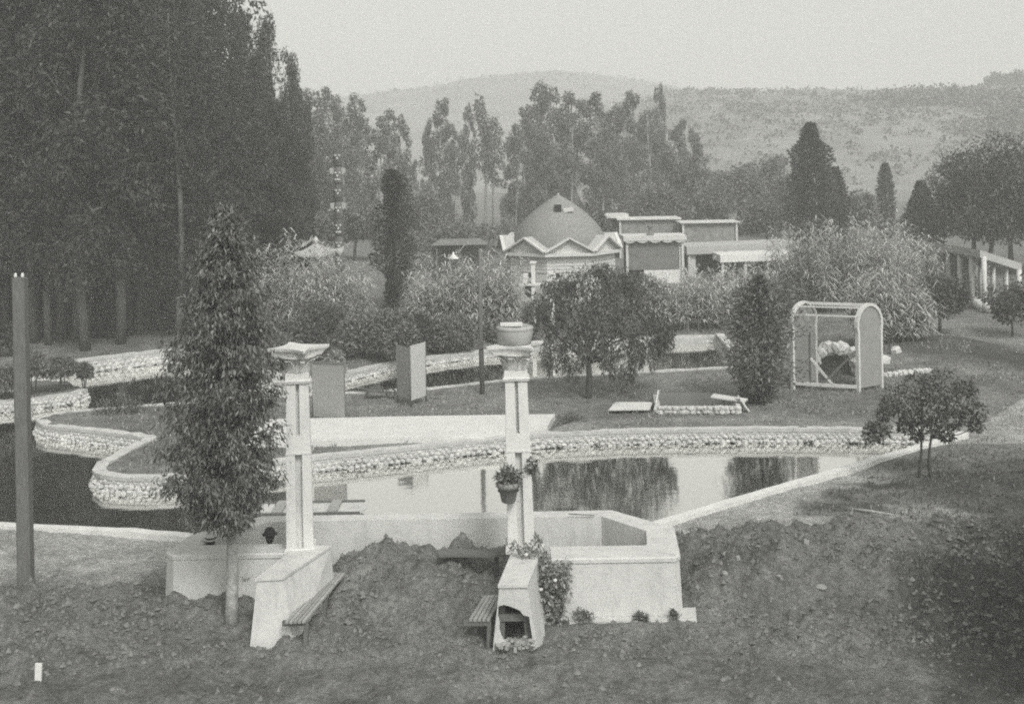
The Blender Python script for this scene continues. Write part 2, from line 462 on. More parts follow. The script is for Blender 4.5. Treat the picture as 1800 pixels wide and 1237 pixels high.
pb_ = distline(pxy([(610, 528), (680, 520), (770, 522)]), GX, GY); k = np.exp(-(pb_ / 3.0) ** 2); T = T * (1 - k) + 0.40 * k
turf = pxy([(1395, 905), (1450, 872), (1520, 850), (1600, 842), (1660, 828), (1740, 812), (1900, 800), (1950, 905), (1760, 900), (1690, 895), (1600, 908), (1500, 912)])
k = np.clip(0.5 + (np.where(inside(turf, GX, GY), 1, -1) * distline(turf + turf[:1], GX, GY) + 0.35 * fbm(GX * 1.4, GY * 1.4, 68, 3)) / 0.5, 0, 1) * np.clip(0.75 + 0.5 * fbm(GX * 1.2, GY * 1.2, 69, 3), 0, 1)
T = T * (1 - k) + 0.10 * k
T = np.where((GY > 62), 0.19, T)
idx = np.arange(nx * ny).reshape(ny, nx)
Q = np.stack([idx[:-1, :-1], idx[:-1, 1:], idx[1:, 1:], idx[1:, :-1]], -1).reshape(-1, 4)
m = bpy.data.materials.new("earth"); m.use_nodes = True
n = m.node_tree.nodes; l = m.node_tree.links; b = n["Principled BSDF"]
b.inputs["Roughness"].default_value = 1.0; b.inputs["Specular IOR Level"].default_value = 0.1
tc = n.new("ShaderNodeTexCoord"); a = n.new("ShaderNodeAttribute"); a.attribute_name = "tone"
n1 = n.new("ShaderNodeTexNoise"); n1.inputs["Scale"].default_value = 1.3; n1.inputs["Detail"].default_value = 10; n1.inputs["Roughness"].default_value = 0.75
n2 = n.new("ShaderNodeTexNoise"); n2.inputs["Scale"].default_value = 9; n2.inputs["Detail"].default_value = 6; n2.inputs["Roughness"].default_value = 0.7
l.new(tc.outputs["Object"], n1.inputs["Vector"]); l.new(tc.outputs["Object"], n2.inputs["Vector"])
r1 = n.new("ShaderNodeMapRange"); r1.inputs[1].default_value = 0.3; r1.inputs[2].default_value = 0.7; r1.inputs[3].default_value = 0.6; r1.inputs[4].default_value = 1.4
r2 = n.new("ShaderNodeMapRange"); r2.inputs[1].default_value = 0.3; r2.inputs[2].default_value = 0.7; r2.inputs[3].default_value = 0.55; r2.inputs[4].default_value = 1.45
l.new(n1.outputs[0], r1.inputs[0]); l.new(n2.outputs[0], r2.inputs[0])
mm = n.new("ShaderNodeMath"); mm.operation = 'MULTIPLY'; l.new(r1.outputs[0], mm.inputs[0]); l.new(r2.outputs[0], mm.inputs[1])
mx = n.new("ShaderNodeMix"); mx.data_type = 'RGBA'; mx.blend_type = 'MULTIPLY'; mx.inputs["Factor"].default_value = 1
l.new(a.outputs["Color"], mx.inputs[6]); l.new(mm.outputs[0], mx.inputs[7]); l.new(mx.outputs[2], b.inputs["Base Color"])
n3 = n.new("ShaderNodeTexNoise"); n3.inputs["Scale"].default_value = 16; n3.inputs["Detail"].default_value = 8; n3.inputs["Roughness"].default_value = 0.7
l.new(tc.outputs["Object"], n3.inputs["Vector"])
bp = n.new("ShaderNodeBump"); bp.inputs["Strength"].default_value = 1.0; bp.inputs["Distance"].default_value = 0.09
l.new(n3.outputs[0], bp.inputs["Height"]); l.new(bp.outputs[0], b.inputs["Normal"])
MATS["earth"] = m
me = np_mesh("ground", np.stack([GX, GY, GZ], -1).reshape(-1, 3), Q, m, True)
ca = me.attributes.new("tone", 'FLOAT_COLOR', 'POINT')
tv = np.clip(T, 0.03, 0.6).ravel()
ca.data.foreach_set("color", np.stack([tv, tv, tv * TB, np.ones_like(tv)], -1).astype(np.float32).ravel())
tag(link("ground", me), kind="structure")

# ------------------------------------------------------------------ water
m = bpy.data.materials.new("water"); m.use_nodes = True
n = m.node_tree.nodes; l = m.node_tree.links; n.remove(n["Principled BSDF"])
gl = n.new("ShaderNodeBsdfGlossy"); gl.inputs["Roughness"].default_value = 0.065; gl.inputs["Color"].default_value = g(1.0)
df = n.new("ShaderNodeBsdfDiffuse"); df.inputs["Color"].default_value = g(0.09)
tc = n.new("ShaderNodeTexCoord"); mp = n.new("ShaderNodeMapping"); mp.inputs["Scale"].default_value = (0.7, 1.6, 1)
nz = n.new("ShaderNodeTexNoise"); nz.inputs["Scale"].default_value = 2.2; nz.inputs["Detail"].default_value = 3
l.new(tc.outputs["Object"], mp.inputs[0]); l.new(mp.outputs[0], nz.inputs["Vector"])
bp = n.new("ShaderNodeBump"); bp.inputs["Strength"].default_value = 0.06; bp.inputs["Distance"].default_value = 0.05
l.new(nz.outputs[0], bp.inputs["Height"]); l.new(bp.outputs[0], gl.inputs["Normal"])
fr = n.new("ShaderNodeLayerWeight"); fr.inputs["Blend"].default_value = 0.5
mr = n.new("ShaderNodeMapRange"); mr.inputs[1].default_value = 0.1; mr.inputs[2].default_value = 0.75; mr.inputs[3].default_value = 0.5; mr.inputs[4].default_value = 1.0
l.new(fr.outputs["Facing"], mr.inputs[0])
mx = n.new("ShaderNodeMixShader"); l.new(mr.outputs[0], mx.inputs[0]); l.new(df.outputs[0], mx.inputs[1]); l.new(gl.outputs[0], mx.inputs[2])
l.new(mx.outputs[0], n["Material Output"].inputs[0])
MATS["water"] = m
w = MB(); w.add([(-34, 23.5, WZ), (20, 23.5, WZ), (20, 64, WZ), (-34, 64, WZ)], [(0, 1, 2, 3)])
tag(w.build("pond_water", "water"), kind="structure")

# ------------------------------------------------------------------ hills
def hill(name, prof, D, back, base, seed, v, zbase=0.0):
    px = np.array([p[0] for p in prof], float); py = np.array([p[1] for p in prof], float)
    cols = np.linspace(px[0], px[-1], 150)
    rows = np.concatenate([np.linspace(0, 1, 46), np.linspace(1.06, 1.6, 8)])
    top = np.interp(cols, px, py)
    V = []
    for t in rows:
        for c, ty in zip(cols, top):
            p = zat(c, ty, D)
            yy = base + (D - base) * t
            prof_t = math.sin(min(t, 1) * math.pi / 2) ** 1.15 if t <= 1 else max(0, 1 - (t - 1) * 1.3)
            V.append((p.x * (0.55 + 0.45 * yy / D) if t <= 1 else p.x, yy, zbase + (p.z - zbase) * prof_t))
    V = np.array(V)
    V[:, 2] += (0.9 * fbm(V[:, 0] * 0.02, V[:, 1] * 0.02, seed, 4) + 0.35 * fbm(V[:, 0] * 0.12, V[:, 1] * 0.12, seed + 9, 3)) * np.clip(V[:, 2] / 10, 0, 1)
    nc = len(cols); ii = np.arange(len(V)).reshape(len(rows), nc)
    Q = np.stack([ii[:-1, :-1], ii[:-1, 1:], ii[1:, 1:], ii[1:, :-1]], -1).reshape(-1, 4)
    o = link(name, np_mesh(name, V, Q, MATS[v], True)); tag(o, kind="structure")
    return V
mat("hill_grass", 0.25, 0.25, 0.03, 1.0, 0.0, detail=12)
mat("hill_scrub", 0.22, 0.32, 0.09, 1.0, 0.0, detail=12)
HV1 = hill("far_hill", [(-900, 230), (0, 200), (440, 185), (600, 176), (640, 171), (700, 163), (760, 158), (830, 144), (900, 138), (965, 133), (1050, 138), (1150, 152), (1200, 163), (1300, 180), (1500, 215), (2000, 250)], 620, 900, 300, 5, "hill_grass")
HV2 = hill("near_hill", [(980, 282), (1040, 225), (1100, 192), (1200, 171), (1270, 170), (1330, 167), (1400, 163), (1550, 163), (1700, 160), (1800, 155), (2000, 146), (2600, 150)], 380, 560, 170, 8, "hill_scrub")
# ------------------------------------------------------------------ foliage tools
def unit(v): return v / (np.linalg.norm(v, axis=-1, keepdims=True) + 1e-9)
def leaf_quads(P, out, L, W, droop, rnd, r, curl=0.25):
    """one kite-shaped leaf per point"""
    N = len(P)
    d = unit(out * (1 - droop) + np.array([0, 0, -1.0]) * droop + r.normal(size=(N, 3)) * rnd)
    s = unit(np.cross(d, r.normal(size=(N, 3))))
    nn = np.cross(d, s)
    l = (L * r.uniform(0.65, 1.35, N))[:, None]; w = (W * r.uniform(0.7, 1.3, N))[:, None]
    V = np.stack([P, P + d * l * 0.45 + s * w / 2 + nn * w * curl, P + d * l, P + d * l * 0.45 - s * w / 2 + nn * w * curl], 1).reshape(-1, 3)
    return V
def quads(n): return np.arange(n * 4).reshape(-1, 4)
def clump_points(c, rad, n, r, hollow=0.45):
    d = unit(r.normal(size=(n, 3)))
    k = (hollow + (1 - hollow) * r.uniform(0, 1, n)) ** 0.8
    return np.array(c) + d * np.array(rad) * k[:, None], d
def crown(name, clumps, L, W, m, r, droop=0.35, rnd=0.6, dens=1.0):
    VV = []
    for c, rad, n in clumps:
        P, d = clump_points(c, rad, max(4, int(n * dens)), r)
        VV.append(leaf_quads(P, d, L, W, droop, rnd, r))
    V = np.concatenate(VV)
    me = np_mesh(name, V, quads(len(V) // 4), MATS[m])
    return me
def limb(mb, a, b, r0, r1, r, bend=0.12, n=6, seg=5):
    a, b = Vector(a), Vector(b); L = (b - a).length
    pts = []
    off = Vector(r.normal(size=3)) * L * bend
    for k in range(seg + 1):
        t = k / seg
        pts.append(a.lerp(b, t) + off * math.sin(math.pi * t) * 0.7)
    mb.tube(pts, [r0 + (r1 - r0) * k / seg for k in range(seg + 1)], n)
    return pts
def plant(name, parts, loc, label, cat, scale=1.0, rz=0.0, group=None, sxy=None, tilt=0.0):
    t = thing(name, label, cat, loc, group)
    for pn, me in parts:
        o = bpy.data.objects.new(pn, me); COL.objects.link(o); o.parent = t
        if pn in ("crown", "foliage", "leaves", "stems"): o["kind"] = "stuff"
    t.scale = (sxy or scale, sxy or scale, scale); t.rotation_euler = (tilt, 0, rz)
    return t

# eucalyptus of the grove and the groups behind: slim pale trunk, ragged upright crown (unit: metres at 20 m height)
def gum(seed, m, low=0.28, wide=2.6, nc=46, per=120, leaf=(0.55, 0.17), spire=1.0, bark="bark_pale", top=0.0, tr0=0.2):
    r = np.random.default_rng(seed)
    Hh = 20.0
    tr = MB()
    lean = r.normal(size=2) * 0.5
    ax = lambda t: Vector((lean[0] * t * t + 0.25 * math.sin(t * 5 + seed), lean[1] * t * t + 0.25 * math.cos(t * 4 + seed), Hh * t))
    tr.tube([ax(k / 10) for k in range(11)], [tr0 * (1 - 0.9 * k / 10) + 0.02 for k in range(11)], 7)
    cl = []
    for k in range(nc):
        t = low + (0.985 - low) * ((k + r.uniform(0, 1)) / nc)
        u = (t - low) / (1 - low)
        rad = wide * (math.sin(math.pi * min(1, 0.16 + 0.84 * u) ** 0.9) ** 0.75 + top * u) * (1 - 0.25 * u * spire) * r.uniform(0.25, 1.0)
        ang = r.uniform(0, 2 * math.pi)
        c = ax(t) + Vector((math.cos(ang) * rad, math.sin(ang) * rad, 0))
        if k % 3 == 0: limb(tr, ax(max(0.1, t - 0.08)), c, 0.06, 0.015, r, 0.08, 5, 3)
        s = r.uniform(0.55, 1.15) * (1.0 - 0.45 * max(0, u - 0.6) / 0.4)
        cl.append((c, (s * 0.95, s * 0.95, s * 1.45), per * s))
    return [("trunk", tr.mesh("trunk", bark)), ("crown", crown("crown", cl, leaf[0], leaf[1], m, r, 0.55, 0.45))]
GUM = [gum(100 + i, "leaf_gum", 0.17 + 0.05 * (i % 3), 2.5 + 0.3 * (i % 3), 70, 300, (0.28, 0.10), 1.0, "bark_gum", 0.22) for i in range(6)]
GUMFAR = [gum(200 + i, "leaf_far", 0.06 + 0.04 * (i % 2), 2.6 + 0.35 * i, 44, 230, (0.42, 0.16), 1.0, "bark_pale", 0.28) for i in range(5)]
GUMSAP = [gum(270 + i, "leaf_gum", 0.52, 1.5, 22, 200, (0.26, 0.09), 0.5, "bark_gum", 0.2) for i in range(2)]
GUMTHIN = [gum(250 + i, "leaf_far", 0.45, 1.3, 20, 70, (0.7, 0.22), 0.4) for i in range(2)]

# conifers and cypresses by profile
def profile_tree(seed, m, h, prof, n, leaf, droop=-0.3, trunk_r=0.12, lump=0.25, bark="bark_dark", rnd=0.5, base=0.0):
    r = np.random.default_rng(seed)
    t = r.uniform(0, 1, n) ** 0.95
    rr = np.interp(t, [p[0] for p in prof], [p[1] for p in prof])
    a = r.uniform(0, 2 * np.pi, n)
    lum = 1 + lump * fbm(a * 1.6 + seed, t * h * 1.1, seed, 3)
    rad = rr * lum * (0.08 + 0.92 * r.uniform(0, 1, n) ** 0.55)
    P = np.stack([np.cos(a) * rad, np.sin(a) * rad, base + t * (h - base)], -1)
    out = unit(np.stack([np.cos(a), np.sin(a), np.full(n, 0.15)], -1))
    V = leaf_quads(P, out, leaf[0], leaf[1], droop, rnd, r)
    tr = MB(); tr.tube([(0, 0, h * k / 5) for k in range(6)], [trunk_r * (1 - 0.85 * k / 5) for k in range(6)], 7)
    for k in range(10):
        tt = 0.1 + 0.08 * k; aa = k * 2.4; q = float(np.interp(tt, [p[0] for p in prof], [p[1] for p in prof])) * 0.7
        limb(tr, (0, 0, base + (h - base) * tt * 0.9), (math.cos(aa) * q, math.sin(aa) * q, base + (h - base) * tt), trunk_r * 0.3, 0.01, r, 0.05, 5, 3)
    return [("trunk", tr.mesh("trunk", bark)), ("crown", np_mesh("crown", V, quads(n), MATS[m]))]

# round-headed trees and shrubs from clumps
def bush(seed, m, w, h, trunk_h, nclump, per, leaf, droop=0.2, stems=1, bark="bark_dark", tr_r=0.09, rnd=0.7, squash=1.0, weep=0):
    r = np.random.default_rng(seed)
    tr = MB(); cl = []
    tips = []
    for k in range(nclump):
        d = unit(r.normal(size=3)); d[2] = abs(d[2]) * 1.1 - 0.25
        q = r.uniform(0.35, 0.86)
        c = np.array([d[0] * w / 2 * q, d[1] * w / 2 * q, trunk_h + (h - trunk_h) * (0.30 + 0.58 * d[2] * q + 0.06)])
        s = r.uniform(0.16, 0.30) * w * squash
        cl.append((c, (s * 0.9, s * 0.9, s * 0.75), per * r.uniform(0.7, 1.2)))
        tips.append(c)
    for k in range(weep):
        a = r.uniform(0, 2 * np.pi); q = w / 2 * r.uniform(0.55, 0.98)
        z = trunk_h + (h - trunk_h) * r.uniform(0.20, 0.45)
        cl.append(((math.cos(a) * q, math.sin(a) * q, z), (0.16, 0.16, r.uniform(0.3, 0.62)), per * 0.3))
    for s in range(stems):
        a = 2 * math.pi * s / max(1, stems) + 0.6; sp = 0 if stems == 1 else w * 0.05
        b0 = Vector((math.cos(a) * sp, math.sin(a) * sp, -0.1)); b1 = Vector((math.cos(a) * sp * 2.4 + r.normal() * 0.03 * w, math.sin(a) * sp * 2.4, trunk_h + (h - trunk_h) * 0.22))
        limb(tr, b0, b1, tr_r, tr_r * 0.65, r, 0.05, 8, 5)
        for c in tips[s::max(1, stems)][:12]: limb(tr, b1, c, tr_r * 0.4, 0.01, r, 0.1, 5, 4)
    return [("trunk", tr.mesh("trunk", bark)), ("crown", crown("crown", cl, leaf[0], leaf[1], m, r, droop, rnd))]

# giant reeds: arching canes with strap leaves
def reeds(seed, m, w, h, stems, nl=11, ll=0.9, lw=0.07, d=None, plume=0.0):
    r = np.random.default_rng(seed); V = []
    tr = MB(); d = d or w * 0.6
    for s in range(stems):
        bx, by = r.uniform(-0.5, 0.5) * w, r.uniform(-0.5, 0.5) * d
        hh = h * (0.42 + 0.72 * r.uniform(0, 1) ** 1.3) * (1 - 0.30 * (2 * abs(bx) / w) ** 2)
        ln = np.array([bx / w * 1.1 + r.normal() * 0.25, r.normal() * 0.25]) * hh * 0.4
        ax = lambda t: np.array([bx + ln[0] * t * t, by + ln[1] * t * t, hh * t])
        if s % 2 == 0: tr.tube([ax(k / 4) for k in range(5)], [0.018, 0.016, 0.014, 0.01, 0.006], 4, False)
        for k in range(nl):
            t = 0.22 + 0.78 * (k + r.uniform(0, 1)) / nl
            p = ax(t); a = r.uniform(0, 2 * np.pi)
            o = np.array([math.cos(a), math.sin(a), 0]); L = ll * r.uniform(0.6, 1.2); up = r.uniform(0.35, 0.9)
            sd = np.array([-o[1], o[0], 0]) * lw / 2
            q1 = p + o * L * 0.45 + np.array([0, 0, L * 0.40 * up]); q2 = p + o * L * 0.95 + np.array([0, 0, L * (0.15 - 0.35 * (1 - up))])
            V += [p - sd * 0.5, p + sd * 0.5, q1 + sd, q1 - sd, q1 - sd, q1 + sd, q2 + sd * 0.1, q2 - sd * 0.1]
    V = np.array(V)
    return [("stems", tr.mesh("stems", "leaf_pale")), ("leaves", np_mesh("leaves", V, quads(len(V) // 4), MATS[m]))]

def on(px, py):
    p = at(px, py); return Vector((p.x, p.y, gp(p.x, p.y)))
def onD(px, D):
    p = zat(px, 300, D); return Vector((p.x, D, gp(p.x, D)))
def hD(px, topy, D): return zat(px, topy, D).z

# ------------------------------------------------------------------ the grove on the left
rg = np.random.default_rng(11)
GROVE = "eucalyptus trees of the dense grove"
GL = "tall dark eucalyptus standing in the thick of the grove on the left"
def gum_at(px, D, h, variant, label, group=None, wide=1.0):
    p = onD(px, D)
    return plant("eucalyptus_tree", variant, p, label, "tree", h / 20.0, rg.uniform(0, 6.28), group, sxy=h / 20.0 * wide)
ROWL = {56: "eucalyptus in the front row of the grove, its trunk rising from the bank", 61: "tall eucalyptus in the second row of the grove, behind the front trunks", 67: GL, 74: "tall eucalyptus deep inside the dark grove at upper left", 84: "tallest eucalyptus rank at the back of the dark grove at upper left"}
k = 0
for D, x0, x1, step, h in [(56, -330, 215, 44, 23), (61, -300, 290, 46, 24), (67, -330, 310, 48, 25), (74, -300, 320, 50, 26), (84, -300, 330, 60, 27)]:
    px = x0
    while px < x1:
        gum_at(px + rg.uniform(-14, 14), D + rg.uniform(-2, 2), h * rg.uniform(0.85, 1.12), GUM[k % 6], ROWL[D], GROVE + {56: ", front row", 61: ", second row", 67: ", third row", 74: ", fourth row", 84: ", back row"}[D], rg.uniform(0.9, 1.15))
        px += step * rg.uniform(0.8, 1.2); k += 1
for q in range(15):
    pxq = -40 + 25 * q + rg.uniform(-8, 8); Dq = rg.uniform(55, 60)
    if pxq > 330: continue
    p_ = onD(pxq, Dq)
    plant("eucalyptus_tree", GUMSAP[q % 2], p_, "slender bare stemmed young eucalyptus at the front foot of the grove", "tree", rg.uniform(0.75, 1.0), rg.uniform(0, 6.28), "slender young eucalyptus at the front foot of the grove", sxy=rg.uniform(0.6, 0.9))
EDGE = [(368, -60, 80, 1.0, "tallest eucalyptus at the sloping right edge of the dark grove"), (428, 40, 84, 0.55, "eucalyptus just inside the sloping edge of the grove, below the tallest edge tree"),
        (484, 48, 88, 0.6, "slender pointed eucalyptus standing clear of the grove edge against the sky"), (462, 105, 80, 0.6, "eucalyptus leaning out of the grove edge under the slender pointed one"),
        (510, 112, 90, 0.42, "eucalyptus low on the grove edge with gaps in its crown"), (535, 172, 92, 0.45, "shortest eucalyptus at the foot of the sloping grove edge"),
        (470, 190, 72, 0.75, "lower eucalyptus at the front right corner of the dark grove"), (425, 150, 66, 0.8, "dark eucalyptus at the front of the grove, behind the young leafy tree"), (375, 60, 62, 0.9, "front eucalyptus of the grove rising above the young leafy tree"), (512, 240, 76, 0.7, "low dark eucalyptus between the grove and the carved pole"),
        (330, 250, 57, 0.9, "low eucalyptus at the very front of the grove, left of the young leafy tree"), (462, 300, 66, 0.8, "low dark eucalyptus right behind the top of the young leafy tree")]
for i, (px, ty, D, wd, lb) in enumerate(EDGE):
    gum_at(px, D, hD(px, ty, D) + 0.3, GUM[i % 6], lb, None, wd * max(1.0, 21 / hD(px, ty, D)))
# ------------------------------------------------------------------ the paler trees beyond the gardens
FARG = [(556, 172, 120, 1, 1.0, "grey eucalyptus next to the carved pole, first of the pale trees right of the grove"), (582, 165, 128, 2, 1.0, "tall grey eucalyptus behind the carved pole"),
        (600, 196, 118, 3, 0.9, "grey eucalyptus with a broken crown just right of the carved pole"), (632, 178, 124, 0, 1.0, "round topped grey eucalyptus between the carved pole and the dark cypress"),
        (668, 202, 122, 4, 1.0, "grey eucalyptus above the dark cypress, left of two"), (700, 208, 126, 1, 0.9, "grey eucalyptus above the dark cypress, right of two"),
        (722, 285, 118, 2, 0.8, "short grey eucalyptus right of the dark cypress, before the gap"),
        (778, 176, 132, 3, 0.95, "bulky grey eucalyptus left of the gap where the hill shows"), (757, 215, 128, 0, 0.7, "narrow grey eucalyptus hugging the left side of the bulky one"), (800, 236, 126, 4, 0.7, "lower grey eucalyptus between the bulky one and the thin pair"),
        (823, 186, 134, 1, 0.55, "narrow eucalyptus with leafy lower half beside the thin tufted one"),
        (905, 222, 124, 2, 1.0, "left edge tree of the big mass behind the domed pavilion"), (925, 188, 130, 3, 1.0, "tufted tree on the left shoulder of the big mass behind the dome"), (945, 150, 136, 0, 0.95, "tallest ragged tree above the dome"),
        (975, 152, 140, 1, 1.0, "ragged topped tree just right of the tallest above the dome"), (1005, 170, 130, 4, 1.25, "dense tree filling the middle of the mass right of the dome"), (1042, 166, 134, 2, 1.2, "broad grey tree in the middle of the mass behind the dome"),
        (1078, 192, 128, 0, 1.1, "grey tree at a notch in the mass right of the dome"), (1112, 164, 138, 3, 1.1, "flat topped grey tree before the lone spire tree"), (1157, 152, 142, 1, 0.55, "lone narrow spire tree sticking up right of the mass"),
        (1145, 205, 132, 4, 1.15, "grey tree at the foot of the narrow spire tree"), (1185, 214, 128, 2, 1.1, "grey tree sloping down right of the spire tree"), (1222, 232, 130, 0, 1.0, "last grey tree on the right slope of the big mass"),
        (1060, 230, 122, 3, 1.2, "lower front tree of the mass, above the flat roofs"), (960, 235, 120, 1, 1.25, "lower front tree of the mass, directly over the dome")]
for px, ty, D, vi, wd, lb in FARG:
    gum_at(px, D, hD(px, ty, D) + 0.2, GUMFAR[vi], lb, None, wd)
for i, (px, ty, D, lb) in enumerate([(852, 170, 130, "thin tufted eucalyptus with bare stem left of the dome"), (868, 205, 133, "thinner bare stemmed eucalyptus right beside the tufted one")]):
    gum_at(px, D, hD(px, ty, D), GUMTHIN[i], lb)
def far_bush(px, by, ty, wpx, seed, m, lb, D, per=170, leaf=(0.38, 0.17), name="broadleaf_tree", th=0.12):
    s = D / F; p = onD(px, D); h = hD(px, ty, D) - p.z
    plant(name, bush(seed, m, wpx * s, h, h * th, 28, per, leaf, 0.15, 1, tr_r=0.15, squash=0.9), p, lb, "tree")
far_bush(1300, 0, 258, 110, 301, "leaf_far", "broad grey tree right of the mass, beside the dark pointed conifers", 122)
far_bush(1355, 0, 240, 90, 302, "leaf_far", "grey tree tucked against the left side of the dark pointed conifers", 128)
far_bush(1205, 0, 238, 95, 311, "leaf_far", "full grey tree at the right foot of the big mass, beside the last slope tree", 127)
far_bush(1268, 0, 272, 100, 312, "leaf_far", "grey tree filling the dip right of the big mass", 120)
far_bush(1385, 0, 285, 80, 313, "leaf_far", "grey tree left behind the tallest dark conifer", 118)
far_bush(1160, 0, 305, 110, 314, "leaf_far", "low dense tree right behind the farthest flat roofs", 112)
far_bush(1245, 0, 300, 90, 303, "leaf_far", "low grey tree behind the long flat roof", 115)
far_bush(1345, 0, 330, 100, 304, "leaf_far", "low bushy tree over the long roof, left of the dark conifers", 105)
far_bush(1500, 0, 318, 80, 305, "leaf_mid", "rounded mid grey tree right of the dark pointed conifers", 108)
far_bush(1040, 0, 345, 70, 306, "leaf_far", "small tree peeping over the right shoulder of the dome", 88)
far_bush(800, 0, 385, 190, 307, "leaf_far", "low spreading tree left of the domed pavilion", 92)
far_bush(620, 0, 330, 110, 308, "leaf_mid", "mid grey tree behind the upturned roof of the garden house", 98)
far_bush(745, 0, 320, 80, 309, "leaf_far", "low grey tree right behind the dark cypress", 110)
far_bush(500, 0, 330, 130, 310, "leaf_gum", "dark bushy tree between grove and garden house", 72, 110)
CYP = [(0, 0.5), (0.12, 0.9), (0.4, 1.0), (0.7, 0.8), (0.88, 0.5), (1, 0.05)]
def cyp(px, D, ty, wpx, seed, m, lb, n=2600, prof=CYP, leaf=(0.4, 0.18), cat="tree", name="cypress_tree", lump=0.35):
    p = onD(px, D); h = hD(px, ty, D) - p.z; w = wpx * D / F / 2
    plant(name, profile_tree(seed, m, h, [(a, b * w) for a, b in prof], n, leaf, -0.35, 0.16, lump), p, lb, cat)
cyp(1426, 96, 218, 84, 401, "leaf_cypress", "tallest dark pointed conifer, behind the reeds on the right", 11000, [(0, 0.85), (0.3, 1.0), (0.5, 0.9), (0.62, 0.72), (0.8, 0.62), (0.86, 0.34), (0.95, 0.25), (1, 0.08)], (0.3, 0.15), lump=0.5)
cyp(1464, 98, 296, 44, 402, "leaf_cypress", "shorter dark conifer against the right side of the tallest one", 5000, [(0, 1.0), (0.6, 1.0), (0.9, 0.7), (1, 0.3)], (0.3, 0.15), lump=0.5)
cyp(1556, 112, 288, 30, 403, "leaf_dark", "small lone columnar cypress against the pale hillside", 3000, CYP, (0.3, 0.14))
cyp(1618, 92, 320, 76, 404, "leaf_dark", "dark conical conifer left of the big dark trees", 6500, [(0, 1.0), (0.25, 0.95), (0.6, 0.6), (1, 0.05)], (0.28, 0.14))
cyp(690, 67, 300, 62, 405, "leaf_cypress", "dark narrow cypress standing alone left of centre", 9000, [(0, 0.42), (0.06, 0.55), (0.2, 0.7), (0.42, 1.0), (0.6, 0.95), (0.8, 0.72), (0.93, 0.6), (1, 0.2)], (0.2, 0.09), lump=0.75)
# big dark trees on the right
for i, (px, ty, w, D, lb) in enumerate([(1705, 215, 165, 84, "left shoulder of the big dark trees at the right edge, a broad dark tree"), (1775, 190, 180, 80, "tallest broad dark tree at the right edge"), (1845, 205, 170, 78, "dark tree cut by the right edge of the picture"), (1735, 275, 160, 88, "dark tree behind the sloping pergola roof")]):
    s = D / F; p = onD(px, D); h = hD(px, ty, D) - p.z
    plant("broadleaf_tree", bush(320 + i, "leaf_dark", w * s * 1.1, h, h * 0.06, 46, 330, (0.26, 0.12), 0.25, 1, tr_r=0.2), p, lb, "tree")
for i, (px, D, ty, w, lb) in enumerate([(1752, 385, 124, 44, "left clump of trees on the hill crest at the right edge"), (1790, 380, 118, 46, "right clump of trees on the hill crest at the right edge")]):
    p = zat(px, 164, D); s = D / F
    plant("broadleaf_tree", bush(330 + i, "leaf_dark", w * s, 9.5, 1.0, 22, 60, (1.2, 0.7), 0.1, 1, tr_r=0.3), (p.x, D, p.z - 0.8), lb, "tree")
# scrub dotted over the hillsides
r = np.random.default_rng(5); VV = []
for HVx, cnt in ((HV2, 3800), (HV1, 1500)):
    sel = HVx[r.integers(0, len(HVx), cnt * 2)]
    keep = fbm(sel[:, 0] * 0.02, sel[:, 1] * 0.02, 77, 3) + 0.4 * r.normal(size=len(sel)) > -0.1
    for c in sel[keep][:cnt]:
        if c[2] < 4: continue
        s = r.uniform(0.5, 1.6)
        P, d = clump_points(c + r.normal(size=3) * np.array([5, 5, 0]), (s * 1.3, s * 1.3, s * 0.6), 14, r)
        VV.append(leaf_quads(P, d, 0.75, 0.5, 0.0, 0.6, r))
V = np.concatenate(VV)
VW = []; hx = 900 + F * HV2[:, 0] / HV2[:, 1]; hy = YH - F * (HV2[:, 2] - CAMH) / HV2[:, 1]
wood = HV2[(hx > 1540) & (hx < 1900) & (hy > 178 + 0.1 * abs(hx - 1660)) & (hy < 300) & (HV2[:, 1] < 379)]
for c in wood[r.integers(0, len(wood), 1500)]:
    if fbm(c[0] * 0.03, c[1] * 0.03, 79, 3) < -0.25: continue
    q = r.uniform(1.0, 2.4); P, d = clump_points(c + r.normal(size=3) * np.array([5, 5, 0]) + np.array([0, 0, q * 0.5]), (q * 1.2, q * 1.2, q), 24, r); VW.append(leaf_quads(P, d, 0.9, 0.6, 0.0, 0.6, r))
VW = np.concatenate(VW)
tag(link("hillside_wood", np_mesh("hillside_wood", VW, quads(len(VW) // 4), MATS["leaf_mid"])), kind="stuff")
tag(link("hillside_scrub", np_mesh("hillside_scrub", V, quads(len(V) // 4), MATS["leaf_scrub"])), kind="stuff")

